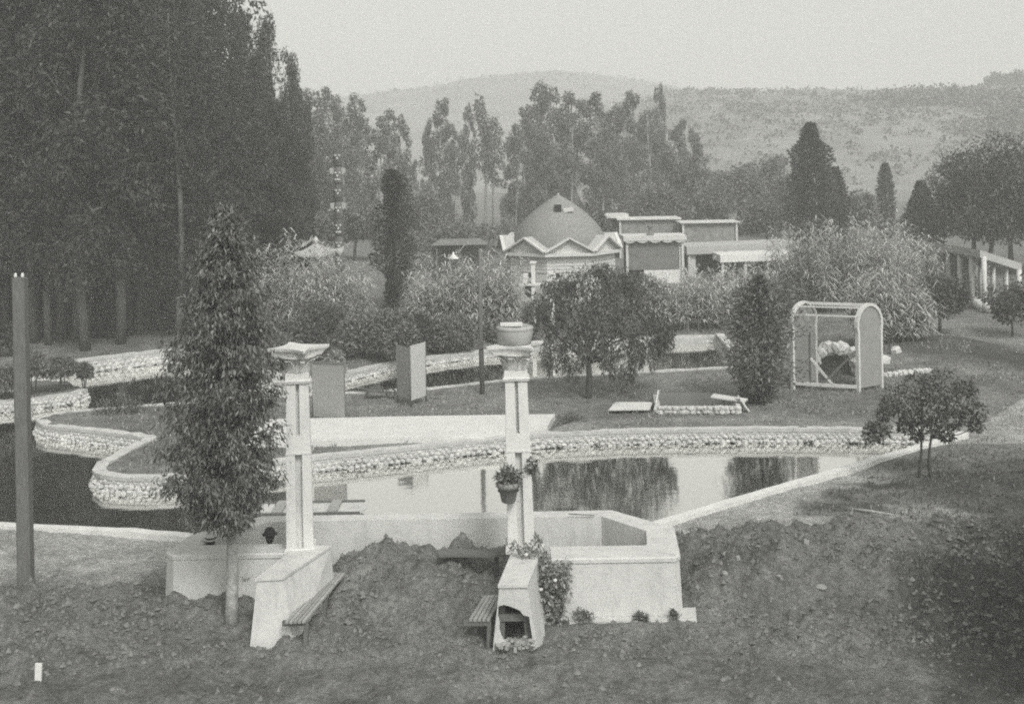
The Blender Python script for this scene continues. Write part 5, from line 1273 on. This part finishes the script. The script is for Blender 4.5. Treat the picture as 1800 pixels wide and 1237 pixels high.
# ------------------------------------------------------------------ columns
def column(base, top, label, rotz, abrot):
    b, tp = Vector(base), Vector(top); ax = (tp - b); H = ax.length
    M = Matrix.Rotation(rotz, 3, 'Z')
    t = thing("garden_column", label, "column", tuple(b))
    cen = lambda z: b + ax * (z / H)
    hw = lambda z: 0.258 - 0.06 * z / H
    def sq(z, h, dx=0, dy=0, wx=None, wy=None):
        wx = wx or h; wy = wy or h
        return [cen(z) + M @ Vector((dx + sx * wx, dy + sy * wy, 0)) for sx, sy in ((-1, -1), (1, -1), (1, 1), (-1, 1))]
    z1, z2, z3 = H * 0.485, H * 0.565, H * 0.825
    for za, zb_, gap in ((0, z1, 0.065), (z2, z3, 0.032)):
        for sx in (-1, 1):
            for sy in (-1, 1):
                w = MB(); rings = []
                for z in (za, (za + zb_) / 2, zb_):
                    h = hw(z); pw_ = (h - gap) / 2; rings.append(sq(z, 0, sx * (gap + pw_), sy * (gap + pw_), pw_, pw_))
                w.loft(rings); w.build("shaft_post", "plaster_white", t)
        w = MB(); w.loft([sq(za, hw(za) - 0.11), sq(zb_, hw(zb_) - 0.11)]); w.build("core", "plaster", t)
    w = MB(); w.loft([sq(z1, hw(z1) + 0.004), sq(z2, hw(z2) + 0.004)]); w.build("band_block", "plaster_white", t)
    w = MB(); w.loft([sq(z1 - 0.04, hw(z1) + 0.012), sq(z1, hw(z1) + 0.012)]); w.build("band_moulding", "plaster_white", t)
    w = MB(); w.loft([sq(-0.08, 0.30), sq(0.03, 0.295), sq(0.05, 0.28)]); w.build("base", "plaster_white", t)
    # capital
    zc = z3; w = MB(); w.loft([sq(zc, hw(zc) + 0.035), sq(zc + 0.05, hw(zc) + 0.05), sq(zc + 0.07, hw(zc) + 0.02), sq(zc + 0.20, hw(zc) + 0.01)]); w.build("necking", "plaster_white", t)
    zb = zc + 0.20; zt_ = H - 0.17; M2 = Matrix.Rotation(abrot, 3, 'Z')
    prof = [(0.215, 0), (0.22, 0.3), (0.25, 0.6), (0.33, 0.88), (0.39, 1.0)]
    w = MB(); rings = []
    for rr, f in prof:
        c = cen(zb + (zt_ - zb) * f); rings.append([c + M @ Vector((rr * math.cos(2 * math.pi * k / 16), rr * math.sin(2 * math.pi * k / 16), 0)) for k in range(16)])
    w.loft(rings, True); cap = w.build("capital", "plaster_white", t)
    for k in range(8):
        a = math.pi / 4 * k + (math.pi / 4 if False else 0); big = 1.25 if k % 2 else 0.95
        d = M2 @ Vector((math.cos(a), math.sin(a), 0)); s = M2 @ Vector((-math.sin(a), math.cos(a), 0)); w = MB(); rings = []
        for rr, f, ww in ((0.225, 0.02, 0.085), (0.255, 0.35, 0.09), (0.30, 0.66, 0.075), (0.38 * (1.08 if k % 2 else 1), 0.84, 0.05), (0.42 * big * 0.95, 0.76, 0.025)):
            c = cen(zb + (zt_ - zb) * f) + d * rr; rings.append([c - s * ww, c + s * ww, c + s * ww - d * 0.03, c - s * ww - d * 0.03])
        w.loft(rings); w.build("acanthus_leaf", "plaster_white", cap)
    def abacus(sc, z, hd):
        out = []
        for k in range(4):
            a0 = math.pi / 4 + k * math.pi / 2; a1 = a0 + math.pi / 2
            c0 = Vector((math.cos(a0), math.sin(a0), 0)) * hd * sc; c1 = Vector((math.cos(a1), math.sin(a1), 0)) * hd * sc
            cut = (c1 - c0).normalized() * 0.035; c0b, c1b = c0 + cut, c1 - cut; nrm = Vector((math.cos((a0 + a1) / 2), math.sin((a0 + a1) / 2), 0))
            for i in range(6):
                f = i / 5 if i < 5 else 1; q = c0b.lerp(c1b, i / 5); out.append(cen(z) + M2 @ (q - nrm * 0.14 * sc * math.sin(math.pi * i / 5)))
        return out
    w = MB(); w.loft([abacus(0.76, zt_ - 0.01, 0.66), abacus(0.84, zt_ + 0.06, 0.66), abacus(0.98, H - 0.05, 0.66), abacus(1.0, H, 0.66)]); w.build("abacus", "plaster_white", t)
    return t, cen, M
cL = column((zat(528, 962, 22.45).x, 22.45, WT + 0.02), (zat(522, 612, 22.45).x, 22.45, zat(522, 609, 22.45).z), "left of the two white twin shafted columns, with a bare flat capital", R(9), R(-22))
cR = column((zat(916, 962, 22.35).x, 22.35, WT + 0.02), (zat(905, 603, 22.35).x, 22.35, zat(905, 604, 22.35).z), "right of the two white twin shafted columns, carrying a tub on its capital", R(1), R(-14))
tb = zat(905, 604, 22.35)
t = thing("planter_tub", "round pale tub standing on top of the right column", "planter", tuple(tb))
w = MB(); w.lathe([(0.29, 0.0), (0.325, 0.03), (0.34, 0.15), (0.355, 0.26), (0.33, 0.34), (0.30, 0.35), (0.28, 0.30), (0.02, 0.29)], tb + Vector((0, 0, 0.0)), 24); w.build("tub", "tub", t)
w = MB(); w.lathe([(0.352, 0.27), (0.365, 0.285), (0.355, 0.33), (0.33, 0.345)], tb, 24, True, False); w.build("rim", "tub", t)
w = MB(); w.box(tb + Vector((-0.06, 0.0, 0.375)), (0.42, 0.30, 0.035)); w.build("lid_board", "plaster_white", t)
# flower pot hung on the right column
fpz = zat(893, 838, 21.98)
t = thing("flower_pot", "clay flower pot with a leafy plant hung on the right column", "flower pot", tuple(fpz))
w = MB(); w.lathe([(0.10, -0.50), (0.13, -0.48), (0.185, -0.22), (0.215, -0.21), (0.22, -0.12), (0.19, -0.115), (0.18, -0.16), (0.02, -0.17)], fpz + Vector((0, 0, 0.02)), 18); w.build("pot", "terracotta", t)
w = MB()
for k in range(16):
    a, b = 2 * math.pi * k / 16, 2 * math.pi * (k + 1) / 16; w.bar(fpz + Vector((0.19 * math.cos(a), 0.19 * math.sin(a), -0.25)), fpz + Vector((0.19 * math.cos(b), 0.19 * math.sin(b), -0.25)), 0.02)
w.bar(fpz + Vector((0, 0.19, -0.25)), Vector((fpz.x + 0.1, 22.12, fpz.z - 0.22)), 0.025); w.build("bracket", "dark_metal", t)
r = np.random.default_rng(21); P, d = clump_points(fpz + Vector((0, 0, -0.02)), (0.25, 0.2, 0.20), 420, r, 0.1); fo = link("foliage", np_mesh("foliage", leaf_quads(P, d, 0.10, 0.04, 0.15, 0.6, r), quads(420), MATS["leaf_near"]), t); fo["kind"] = "stuff"
p = zat(935, 818, 22.1); t = thing("wall_plant", "tiny leafy sprig on the right side of the right column", "plant", tuple(p))
P, d = clump_points(p, (0.12, 0.10, 0.16), 90, r, 0.1); fo = link("foliage", np_mesh("foliage", leaf_quads(P, d, 0.10, 0.04, 0.3, 0.6, r), quads(90), MATS["leaf_near"]), t); fo["kind"] = "stuff"
w = MB(); w.box(p + Vector((-0.03, 0.03, -0.12)), (0.06, 0.06, 0.10)); w.build("bracket", "dark_metal", t)

# ------------------------------------------------------------------ benches
def bench(n0, n1, f0, f1, z, label, slats=5, legs=True):
    N0, N1, F0, F1 = [Vector((*p, z)) for p in (n0, n1, f0, f1)]
    t = thing("garden_bench", label, "bench", tuple(((N0 + N1 + F0 + F1) / 4).xy) + (0,))
    wd = (N1 - N0).length / slats
    for k in range(slats):
        f = (k + 0.5) / slats; w = MB(); w.bar(N0.lerp(N1, f), F0.lerp(F1, f), wd * 0.72, 0.04); w.build("slat", "wood_slat", t)
    for q in (0.06, 0.5, 0.94):
        a, b = N0.lerp(F0, q) - Vector((0, 0, 0.065)), N1.lerp(F1, q) - Vector((0, 0, 0.065))
        w = MB(); w.bar(a.lerp(b, -0.25), b, 0.07, 0.085); w.build("bearer", "wood_grey", t)
        if legs:
            w = MB(); w.bar(a.lerp(b, 0.92) - Vector((0, 0, 0.04)), Vector((*a.lerp(b, 0.82).xy, gp(*a.lerp(b, 0.8).xy) - 0.08)), 0.07); w.build("leg", "wood_grey", t)
    return t
sl = lambda px, py, z: tuple(at(px, py, z).xy)
bench(sl(500, 1094, 0.5), sl(537, 1093, 0.5), sl(580, 1007, 0.5), sl(607, 1008, 0.5), 0.5, "long slatted bench along the inner side of the left wing wall")
bench(sl(823, 1090, 0.45), sl(862, 1090, 0.45), sl(850, 1048, 0.45), sl(884, 1046, 0.45), 0.45, "short slatted bench on the left side of the broken right wing wall")
pz = zat(830, 973, 22.9).z; a, b = zat(772, 974, 22.85), zat(890, 972, 22.85)
t = thing("low_bench", "board seat half buried in soil against the back wall by the right column", "bench", tuple((a + b) / 2))
w = MB(); w.box(((a.x + b.x) / 2, 22.95, pz), (b.x - a.x, 0.34, 0.05), Matrix.Rotation(0.015, 3, 'Y')); w.build("seat_board", "wood_grey", t)
for f in (0.2, 0.85):
    w = MB(); w.box((a.x + (b.x - a.x) * f, 23.0, pz - 0.26), (0.08, 0.2, 0.46)); w.build("leg", "wood_dark", t)

# ------------------------------------------------------------------ seated people in the left bay (heads show above the wall)
def skin_mesh(name, verts, edges, radii, m, root=0, sub=1):
    me = bpy.data.meshes.new(name + "_cage"); me.from_pydata(verts, edges, []); o = bpy.data.objects.new(name + "_cage", me); COL.objects.link(o)
    md = o.modifiers.new("skin", 'SKIN'); md.use_smooth_shade = True
    for v, rr in zip(me.skin_vertices[0].data, radii): v.radius = rr if isinstance(rr, tuple) else (rr, rr)
    me.skin_vertices[0].data[root].use_root = True
    o.modifiers.new("sub", 'SUBSURF').levels = sub
    dg = bpy.context.evaluated_depsgraph_get(); dg.update()
    out = bpy.data.meshes.new_from_object(o.evaluated_get(dg)); bpy.data.objects.remove(o); bpy.data.meshes.remove(me)
    out.name = name; out.materials.clear(); out.materials.append(MATS[m]); return out
def seated(p, turn, label, hat, coat, tilt=0.0):
    t = thing("person", label, "person", p)
    S = Vector((0, 0, 0.45))
    vs = [(0, 0, 0.55), (0, -0.02, 0.75), (0, 0.0, 0.95), (0, 0.01, 1.05), (0, 0.03, 1.12)]
    ed = [(0, 1), (1, 2), (2, 3), (3, 4)]; rd = [(0.16, 0.12), (0.15, 0.11), (0.17, 0.105), (0.07, 0.07), (0.055, 0.055)]
    for sx in (-1, 1):
        b = len(vs); vs += [(sx * 0.18, 0.0, 0.98), (sx * 0.24, 0.05, 0.74), (sx * 0.16, 0.28, 0.66), (sx * 0.10, 0.36, 0.66)]; ed += [(2, b), (b, b + 1), (b + 1, b + 2), (b + 2, b + 3)]; rd += [0.065, 0.052, 0.042, 0.035]
        b = len(vs); vs += [(sx * 0.09, 0.05, 0.54), (sx * 0.12, 0.44, 0.54), (sx * 0.12, 0.46, 0.12), (sx * 0.12, 0.48, 0.05), (sx * 0.13, 0.62, 0.04)]; ed += [(0, b), (b, b + 1), (b + 1, b + 2), (b + 2, b + 3), (b + 3, b + 4)]; rd += [0.09, 0.07, 0.05, 0.045, 0.04]
    body = link("body", skin_mesh("body", vs, ed, rd, coat), None); body.parent = t
    hd = MB(); n = 16; rings = []
    for k in range(11):
        f = k / 10; z = 1.10 + 0.235 * f; a = math.sin(math.pi * min(1, 0.10 + 0.86 * f)) ** 0.6
        jaw = 0.78 + 0.22 * min(1, f / 0.45)
        rings.append([Vector((0.075 * a * jaw * math.sin(q), 0.04 + (0.095 * a * (jaw if math.cos(q) > 0 else 1)) * math.cos(q) + (0.022 if (abs(q) < 0.05 or abs(q - 2 * math.pi) < 0.05) and 0.3 < f < 0.55 else 0), z)) for q in [2 * math.pi * i / n for i in range(n)]])
    hd.loft(rings, True); hm = hd.build("head", "skin"); hm.parent = t
    for sx in (-1, 1):
        w = MB(); w.lathe([(0.002, -0.010), (0.010, 0), (0.002, 0.010)], (sx * 0.03, 0.128, 1.225), 8); e = w.build("eye", "hair"); e.parent = hm
        w = MB(); w.loft([[Vector((sx * 0.074, 0.03, 1.19)), Vector((sx * 0.078, 0.05, 1.20)), Vector((sx * 0.078, 0.05, 1.24)), Vector((sx * 0.074, 0.025, 1.245))], [Vector((sx * 0.088, 0.02, 1.195)), Vector((sx * 0.09, 0.045, 1.205)), Vector((sx * 0.09, 0.045, 1.235)), Vector((sx * 0.092, 0.015, 1.245))]]); e = w.build("ear", "skin"); e.parent = hm
    w = MB(); w.box((0, 0.128, 1.155), (0.045, 0.012, 0.008)); e = w.build("mouth", "hair"); e.parent = hm
    hr = MB(); rings = []
    for z, a in ((1.13, 0.062), (1.18, 0.080), (1.25, 0.086), (1.32, 0.07), (1.345, 0.02)):
        rings.append([Vector((a * math.cos(q), 0.028 + min(0.03, a * 1.22 * math.sin(q)), z)) for q in [2 * math.pi * i / 14 for i in range(14)]])
    hr.loft(rings, True); e = hr.build("hair", "hair"); e.parent = hm
    w = MB()
    if hat == "bowler": w.lathe([(0.155, 0.012), (0.15, 0.0), (0.105, 0.0), (0.105, 0.07), (0.095, 0.105), (0.06, 0.135), (0.005, 0.142)], (0, 0.04, 1.27), 22); e = w.build("bowler_hat", "felt_black"); e.parent = t
    else:
        w.lathe([(0.165, 0.008), (0.165, 0.0), (0.10, 0.0), (0.10, 0.085), (0.095, 0.09), (0.005, 0.09)], (0, 0.04, 1.275), 22); e = w.build("straw_hat", "straw"); e.parent = t
        w = MB(); w.lathe([(0.103, 0.01), (0.104, 0.045)], (0, 0.04, 1.275), 22, True, False); h2 = w.build("hat_band", "felt_black"); h2.parent = e
    for sx in (-1, 1):                                              # hands resting on the knees: palm and five fingers
        hv = [(sx * 0.10, 0.36, 0.66), (sx * 0.10, 0.43, 0.655)]; he = [(0, 1)]; hr_ = [(0.035, 0.02), (0.04, 0.016)]
        for k in range(4):
            b = len(hv); x = sx * (0.10 + (k - 1.5) * 0.02); L = (0.06, 0.07, 0.065, 0.05)[k]; hv += [(x, 0.46, 0.655), (x, 0.46 + L * 0.6, 0.645), (x, 0.46 + L, 0.625)]; he += [(1, b), (b, b + 1), (b + 1, b + 2)]; hr_ += [0.009, 0.0085, 0.007]
        b = len(hv); hv += [(sx * 0.06, 0.40, 0.65), (sx * 0.05, 0.44, 0.64)]; he += [(0, b), (b, b + 1)]; hr_ += [0.011, 0.009]
        e = link("hand", skin_mesh("hand", hv, he, hr_, "skin")); e.parent = t
    t.rotation_euler = (0, 0, turn)
    return t
b1 = zat(474, 940, 22.93); seated((b1.x, 22.93, -0.07), R(10), "person in a dark bowler hat seated behind the wall by the left column", "bowler", "suit_dark")
b2 = zat(369, 952, 22.95); seated((b2.x, 22.95, -0.15), R(-15), "person in a pale straw hat seated low behind the wall under the leafy tree", "straw", "shirt_pale")

# ------------------------------------------------------------------ young leafy tree in front of the left bay
r = np.random.default_rng(31)
base = on(407, 1106); D0 = base.y; S0 = D0 / F
ztop = zat(392, 372, D0).z
trk = MB(); topx = zat(394, 372, D0).x - base.x
axp = lambda z: Vector((topx * (z / ztop) ** 1.2 + 0.03 * math.sin(z * 1.3), 0.04 * math.sin(z * 0.9), z))
zs = np.linspace(-0.15, ztop * 0.97, 16)
trk.tube([axp(max(z, -0.15) if z > 0 else 0) + Vector((0, 0, min(0, z))) for z in zs], [0.135 if z < 0.1 else 0.115 * (1 - 0.93 * z / ztop) + 0.004 for z in zs], 12)
ZB = zat(400, 922, D0).z
prof = [(952, 5), (940, 16), (925, 38), (905, 64), (880, 86), (850, 100), (800, 108), (750, 110), (700, 106), (650, 100), (600, 98), (550, 88), (500, 64), (450, 42), (410, 27), (385, 12), (372, 2)]
pz_ = np.array([zat(390, y, D0).z for y, _ in prof]); pw_ = np.array([w_ * S0 for _, w_ in prof])
LP, LO = [], []
nb = 350; brn = MB(); lean_px = lambda z: -0.16 * max(0.0, 1 - abs(z - 2.2) / 3.5)
for k in range(nb):
    z = ZB + (ztop - ZB) * ((k + r.uniform(0, 1)) / nb) ** 1.02
    a = k * 2.39996 + r.normal() * 0.3; rad_ = 0; rad = min(float(np.interp(z, pz_, pw_)), 0.98 / max(0.2, math.cos(a)) if math.cos(a) > 0 else 9) * r.uniform(0.62, 1.12) * (1 + 0.32 * float(fbm(a * 1.1 + 5, z * 1.5, 88, 2)))
    st = axp(max(ZB * 0.85, z - 0.25 * rad - 0.15)); en = axp(z) + Vector((math.cos(a) * rad + lean_px(z), math.sin(a) * rad, -0.10 * rad))
    if k % 2 == 0: limb(brn, st, en, 0.016 if rad > 0.4 else 0.008, 0.004, r, 0.08, 5, 4)
    nsp = max(3, int(5 + rad * 8))
    for q in range(nsp):
        f = 0.25 + 0.78 * (q + r.uniform(0, 1)) / nsp
        c = np.array(st.lerp(en, f)) + r.normal(size=3) * np.array([0.09, 0.09, 0.07])
        nl = int(r.integers(6, 14)); P = c + r.normal(size=(nl, 3)) * np.array([0.05, 0.05, 0.055])
        LP.append(P); LO.append(np.tile(np.array([math.cos(a), math.sin(a), 0.1]), (nl, 1)) + r.normal(size=(nl, 3)) * 0.5)
P = np.concatenate(LP); Ov = unit(np.concatenate(LO)); kp = P[:, 0] < 0.88 + 0.10 * r.normal(size=len(P)); P, Ov = P[kp], Ov[kp]
V = leaf_quads(P, Ov, 0.108, 0.031, 0.72, 0.30, r, 0.35)
t = plant("young_leafy_tree", [("trunk", trk.mesh("trunk", "bark_stem")), ("branches", brn.mesh("branches", "bark_dark")), ("crown", np_mesh("crown", V, quads(len(P)), MATS["leaf_near"]))], base, "tall conical young tree with drooping leaves and a whitewashed trunk before the left bay", "tree")
# climbing shrub on the right wing wall
r = np.random.default_rng(37); c0 = Vector((0.66, 21.35, 0)); t = thing("climbing_rose", "leafy climbing rose with a few pale blooms growing up the right wing wall", "climbing plant", tuple(c0))
VV = []; st = MB(); blo = MB()
for px, py, rx, rz_, n in [(928, 968, 0.16, 0.12, 60), (950, 985, 0.22, 0.2, 130), (962, 1010, 0.24, 0.22, 190), (990, 1005, 0.20, 0.22, 120), (958, 1045, 0.22, 0.25, 180), (985, 1045, 0.22, 0.22, 110), (975, 1075, 0.22, 0.2, 110), (958, 1090, 0.16, 0.2, 110), (905, 962, 0.10, 0.06, 30), (945, 950, 0.08, 0.10, 30)]:
    D_ = 21.55 if py < 1000 else 21.35; c = zat(px, py, D_); c.z = max(c.z, 0.12)
    P, d = clump_points(c, (rx, 0.22, rz_), int(n * 1.5), r, 0.15); VV.append(leaf_quads(P, d, 0.085, 0.05, 0.1, 0.7, r))
    limb(st, c0 + Vector((r.normal() * 0.1, r.normal() * 0.08, 0)), c, 0.014, 0.005, r, 0.12, 5, 5)
for px, py in ((935, 1006), (951, 1036), (976, 1020), (925, 975)):
    c = zat(px, py, 21.12); blo = MB()
    blo.lathe([(0.005, -0.03), (0.03, -0.01), (0.038, 0.015), (0.02, 0.03), (0.003, 0.02)], c, 8); blo.build("bloom", "white_paint", t)
st.build("stems", "bark_dark", t); V = np.concatenate(VV); fo = link("foliage", np_mesh("foliage", V, quads(len(V) // 4), MATS["leaf_pale"]), t); fo["kind"] = "stuff"
# weeds at the wall foot
for i, (px, w_, hh, lb) in enumerate([(1025, 0.42, 0.20, "low weed at the middle of the right bay's wall foot"), (1127, 0.25, 0.10, "tiny weed near the right corner of the bay's wall foot"), (1185, 0.16, 0.16, "small weed on the footing at the right corner of the bay")]):
    p = at(px, 1090); p.z = gp(p.x, p.y) ; p.y = 21.33
    plant("weed", bush(680 + i, "leaf_mid", w_, hh, 0.01, 8, 40, (0.06, 0.025), 0.1, 1, tr_r=0.006), (p.x, p.y, 0.05), lb, "weed")
# white stake, pale scraps and stones in the soil
p = on(68, 1203); w = MB(); w.box((p.x, p.y, p.z + 0.11), (0.11, 0.035, 0.34), Matrix.Rotation(0.05, 3, 'Y')); tag(w.build("marker_stake", "white_paint"), "short white marker stake in the soil at lower left", "stake")
p = on(17, 1081); o = link("pebble", STONES[1]); o.location = (p.x, p.y, p.z + 0.03); o.scale = (0.06, 0.05, 0.08); o.data = STONES[1]; tag(o, "small white pebble on the soil at the far left edge", "pebble")
for px, py, sx, sz, lb in [(1418, 992, 0.16, 0.17, "upright pale stone on the dug bank at right"), (1444, 1043, 0.24, 0.07, "flat pale stone at the foot of the dug bank, right of the others"), (1275, 1043, 0.14, 0.10, "pale round stone at the foot of the dug bank, left of the flat one"), (1298, 1030, 0.10, 0.12, "small upright stone next to the pale round stone on the dug bank"), (1370, 1044, 0.10, 0.06, "small stone between the round and the flat stone on the dug bank")]:
    p = on(px, py); me_ = STONES[px % 7].copy(); me_.materials.clear(); me_.materials.append(MATS["field_stone"]); o = link("field_stone", me_); o.location = (p.x, p.y, p.z + sz * 0.25); o.scale = (sx, sx * 0.8, sz); o.rotation_euler = (0.1, 0.1, px); tag(o, lb, "stone")
a, b = on(1490, 906), on(1572, 917); w = MB(); w.tube([a + Vector((0, 0, 0.12)), (a + b) / 2 + Vector((0, 0, 0.13)), b + Vector((0, 0, 0.10))], [0.03, 0.035, 0.03], 6); tag(w.build("pipe", "bark_pale"), "pale straight pipe lying on the ground at right", "pipe")
a, b = on(1398, 922), on(1437, 930); w = MB(); w.tube([a + Vector((0, 0, 0.06)), (a + b) / 2 + Vector((0, 0, 0.1)), b + Vector((0, 0, 0.02))], 0.03, 6); tag(w.build("branch", "bark_pale"), "short pale branch on the crest of the dug bank", "branch")
# clods of dug earth and short grass
r = np.random.default_rng(51); N = 42000
X = r.uniform(-12, 12, N); Y = r.uniform(17.8, 26.5, N); s = soilmask(X, Y) * (0.12 + 0.88 * sstep(19.2, 20.8, Y + 0.5 * vnoise(X * 0.8, Y * 0.8, 8))) * (0.35 + 0.65 * sstep(-0.3, 0.4, fbm(X * 0.7, Y * 0.7, 61, 2)))
keep = (r.uniform(0, 1, N) < s) & ~((X > -6.8) & (X < -4.0) & (Y > 22.0)) & ~((X > 0.4) & (X < 3.3) & (Y > 21.4)) & (Y < 24.3 + 2 * (X > 3.3)); X, Y = X[keep], Y[keep]; Z = gz(X, Y); N = len(X)
base8 = np.array([(0, 0, 1), (1, 0, 0.1), (0.3, 0.95, 0), (-0.8, 0.6, 0.1), (-0.8, -0.6, 0), (0.3, -0.95, 0.1)])
tri = np.array([(0, 1, 2), (0, 2, 3), (0, 3, 4), (0, 4, 5), (0, 5, 1)])
sz = 0.013 + 0.05 * r.uniform(0, 1, N) ** 4; an = r.uniform(0, 6.28, N)
B = base8[None] * (1 + 0.3 * r.normal(size=(N, 6, 1))) * sz[:, None, None]
ca_, sa_ = np.cos(an)[:, None], np.sin(an)[:, None]
V = np.stack([B[..., 0] * ca_ - B[..., 1] * sa_ + X[:, None], B[..., 0] * sa_ + B[..., 1] * ca_ + Y[:, None], B[..., 2] * 1.2 + Z[:, None] - sz[:, None] * 0.1], -1).reshape(-1, 3)
tag(link("soil_clods", np_mesh("soil_clods", V, (tri[None] + 6 * np.arange(N)[:, None, None]).reshape(-1, 3), MATS["clod"])), kind="stuff")
N = 60000; X = r.uniform(-17, 22, N); Y = r.uniform(27, 60, N)
ok = (inside(isl, X, Y) | ((Y > 36) & (X > 12)) | ((Y > 46))) & ~inside(pl, X, Y) & ~(inside(WATER, X, Y) & ~inside(ISLET, X, Y)) & (fbm(X * 0.5, Y * 0.5, 71, 3) > -0.1) & (distline(SOUTH, X, Y) > 0.5) & (distline(NORTHISL, X, Y) > 0.35) & (distline(TIP + POINT, X, Y) > 0.4)
X, Y = X[ok], Y[ok]; P = np.stack([X, Y, gz(X, Y) - 0.01], -1)
V = leaf_quads(P, np.tile((0, 0, 1.0), (len(P), 1)), 0.14, 0.03, 0.0, 0.6, r)
tag(link("short_grass", np_mesh("short_grass", V, quads(len(P)), MATS["leaf_pale"])), kind="stuff")
N = 26000; X = r.uniform(3.4, 22, N); Y = r.uniform(21.5, 46, N)
ok = ((inside(turf, X, Y)) | ((X > 9) & (fbm(X * 0.5, Y * 0.5, 91, 3) > 0.15)) | ((Y < 26.6) & (fbm(X * 0.9, Y * 0.9, 92, 3) > 0.35))) & ~(inside(WATER, X, Y)) & (distline(NEAR_RIGHT, X, Y) > 0.5)
X, Y = X[ok], Y[ok]; P = np.stack([X, Y, gz(X, Y) - 0.01], -1)
V = leaf_quads(P, np.tile((0, 0, 1.0), (len(P), 1)), 0.11, 0.035, 0.0, 0.8, r)
tag(link("low_weeds", np_mesh("low_weeds", V, quads(len(P)), MATS["leaf_mid"])), kind="stuff")
# trees standing just outside the picture at lower right, whose shade falls into the corner
for i, (x, y, h, w_) in enumerate([(12.2, 17.2, 7.8, 6.4), (15.2, 21.6, 7.6, 5.6)]):
    plant("shade_tree", bush(690 + i, "leaf_dark", w_, h, 1.0, 40, 420, (0.36, 0.16), 0.2, 1, tr_r=0.2), (x, y, gp(x, y)), ["broad tree outside the lower right corner that shades the ground", "broad tree outside the right edge beside the dug bank"][i], "tree")
# ------------------------------------------------------------------ haze
m = bpy.data.materials.new("haze_air"); m.use_nodes = True; n = m.node_tree.nodes; n.remove(n["Principled BSDF"])
v = n.new("ShaderNodeVolumePrincipled"); v.inputs["Color"].default_value = (0.97, 0.97, 0.955, 1); v.inputs["Density"].default_value = HAZE; v.inputs["Anisotropy"].default_value = 0.0
m.node_tree.links.new(v.outputs[0], n["Material Output"].inputs["Volume"]); MATS["haze_air"] = m
w = MB(); w.box((0, 760, 44), (1900, 1740, 96)); tag(w.build("haze", "haze_air"), kind="stuff")
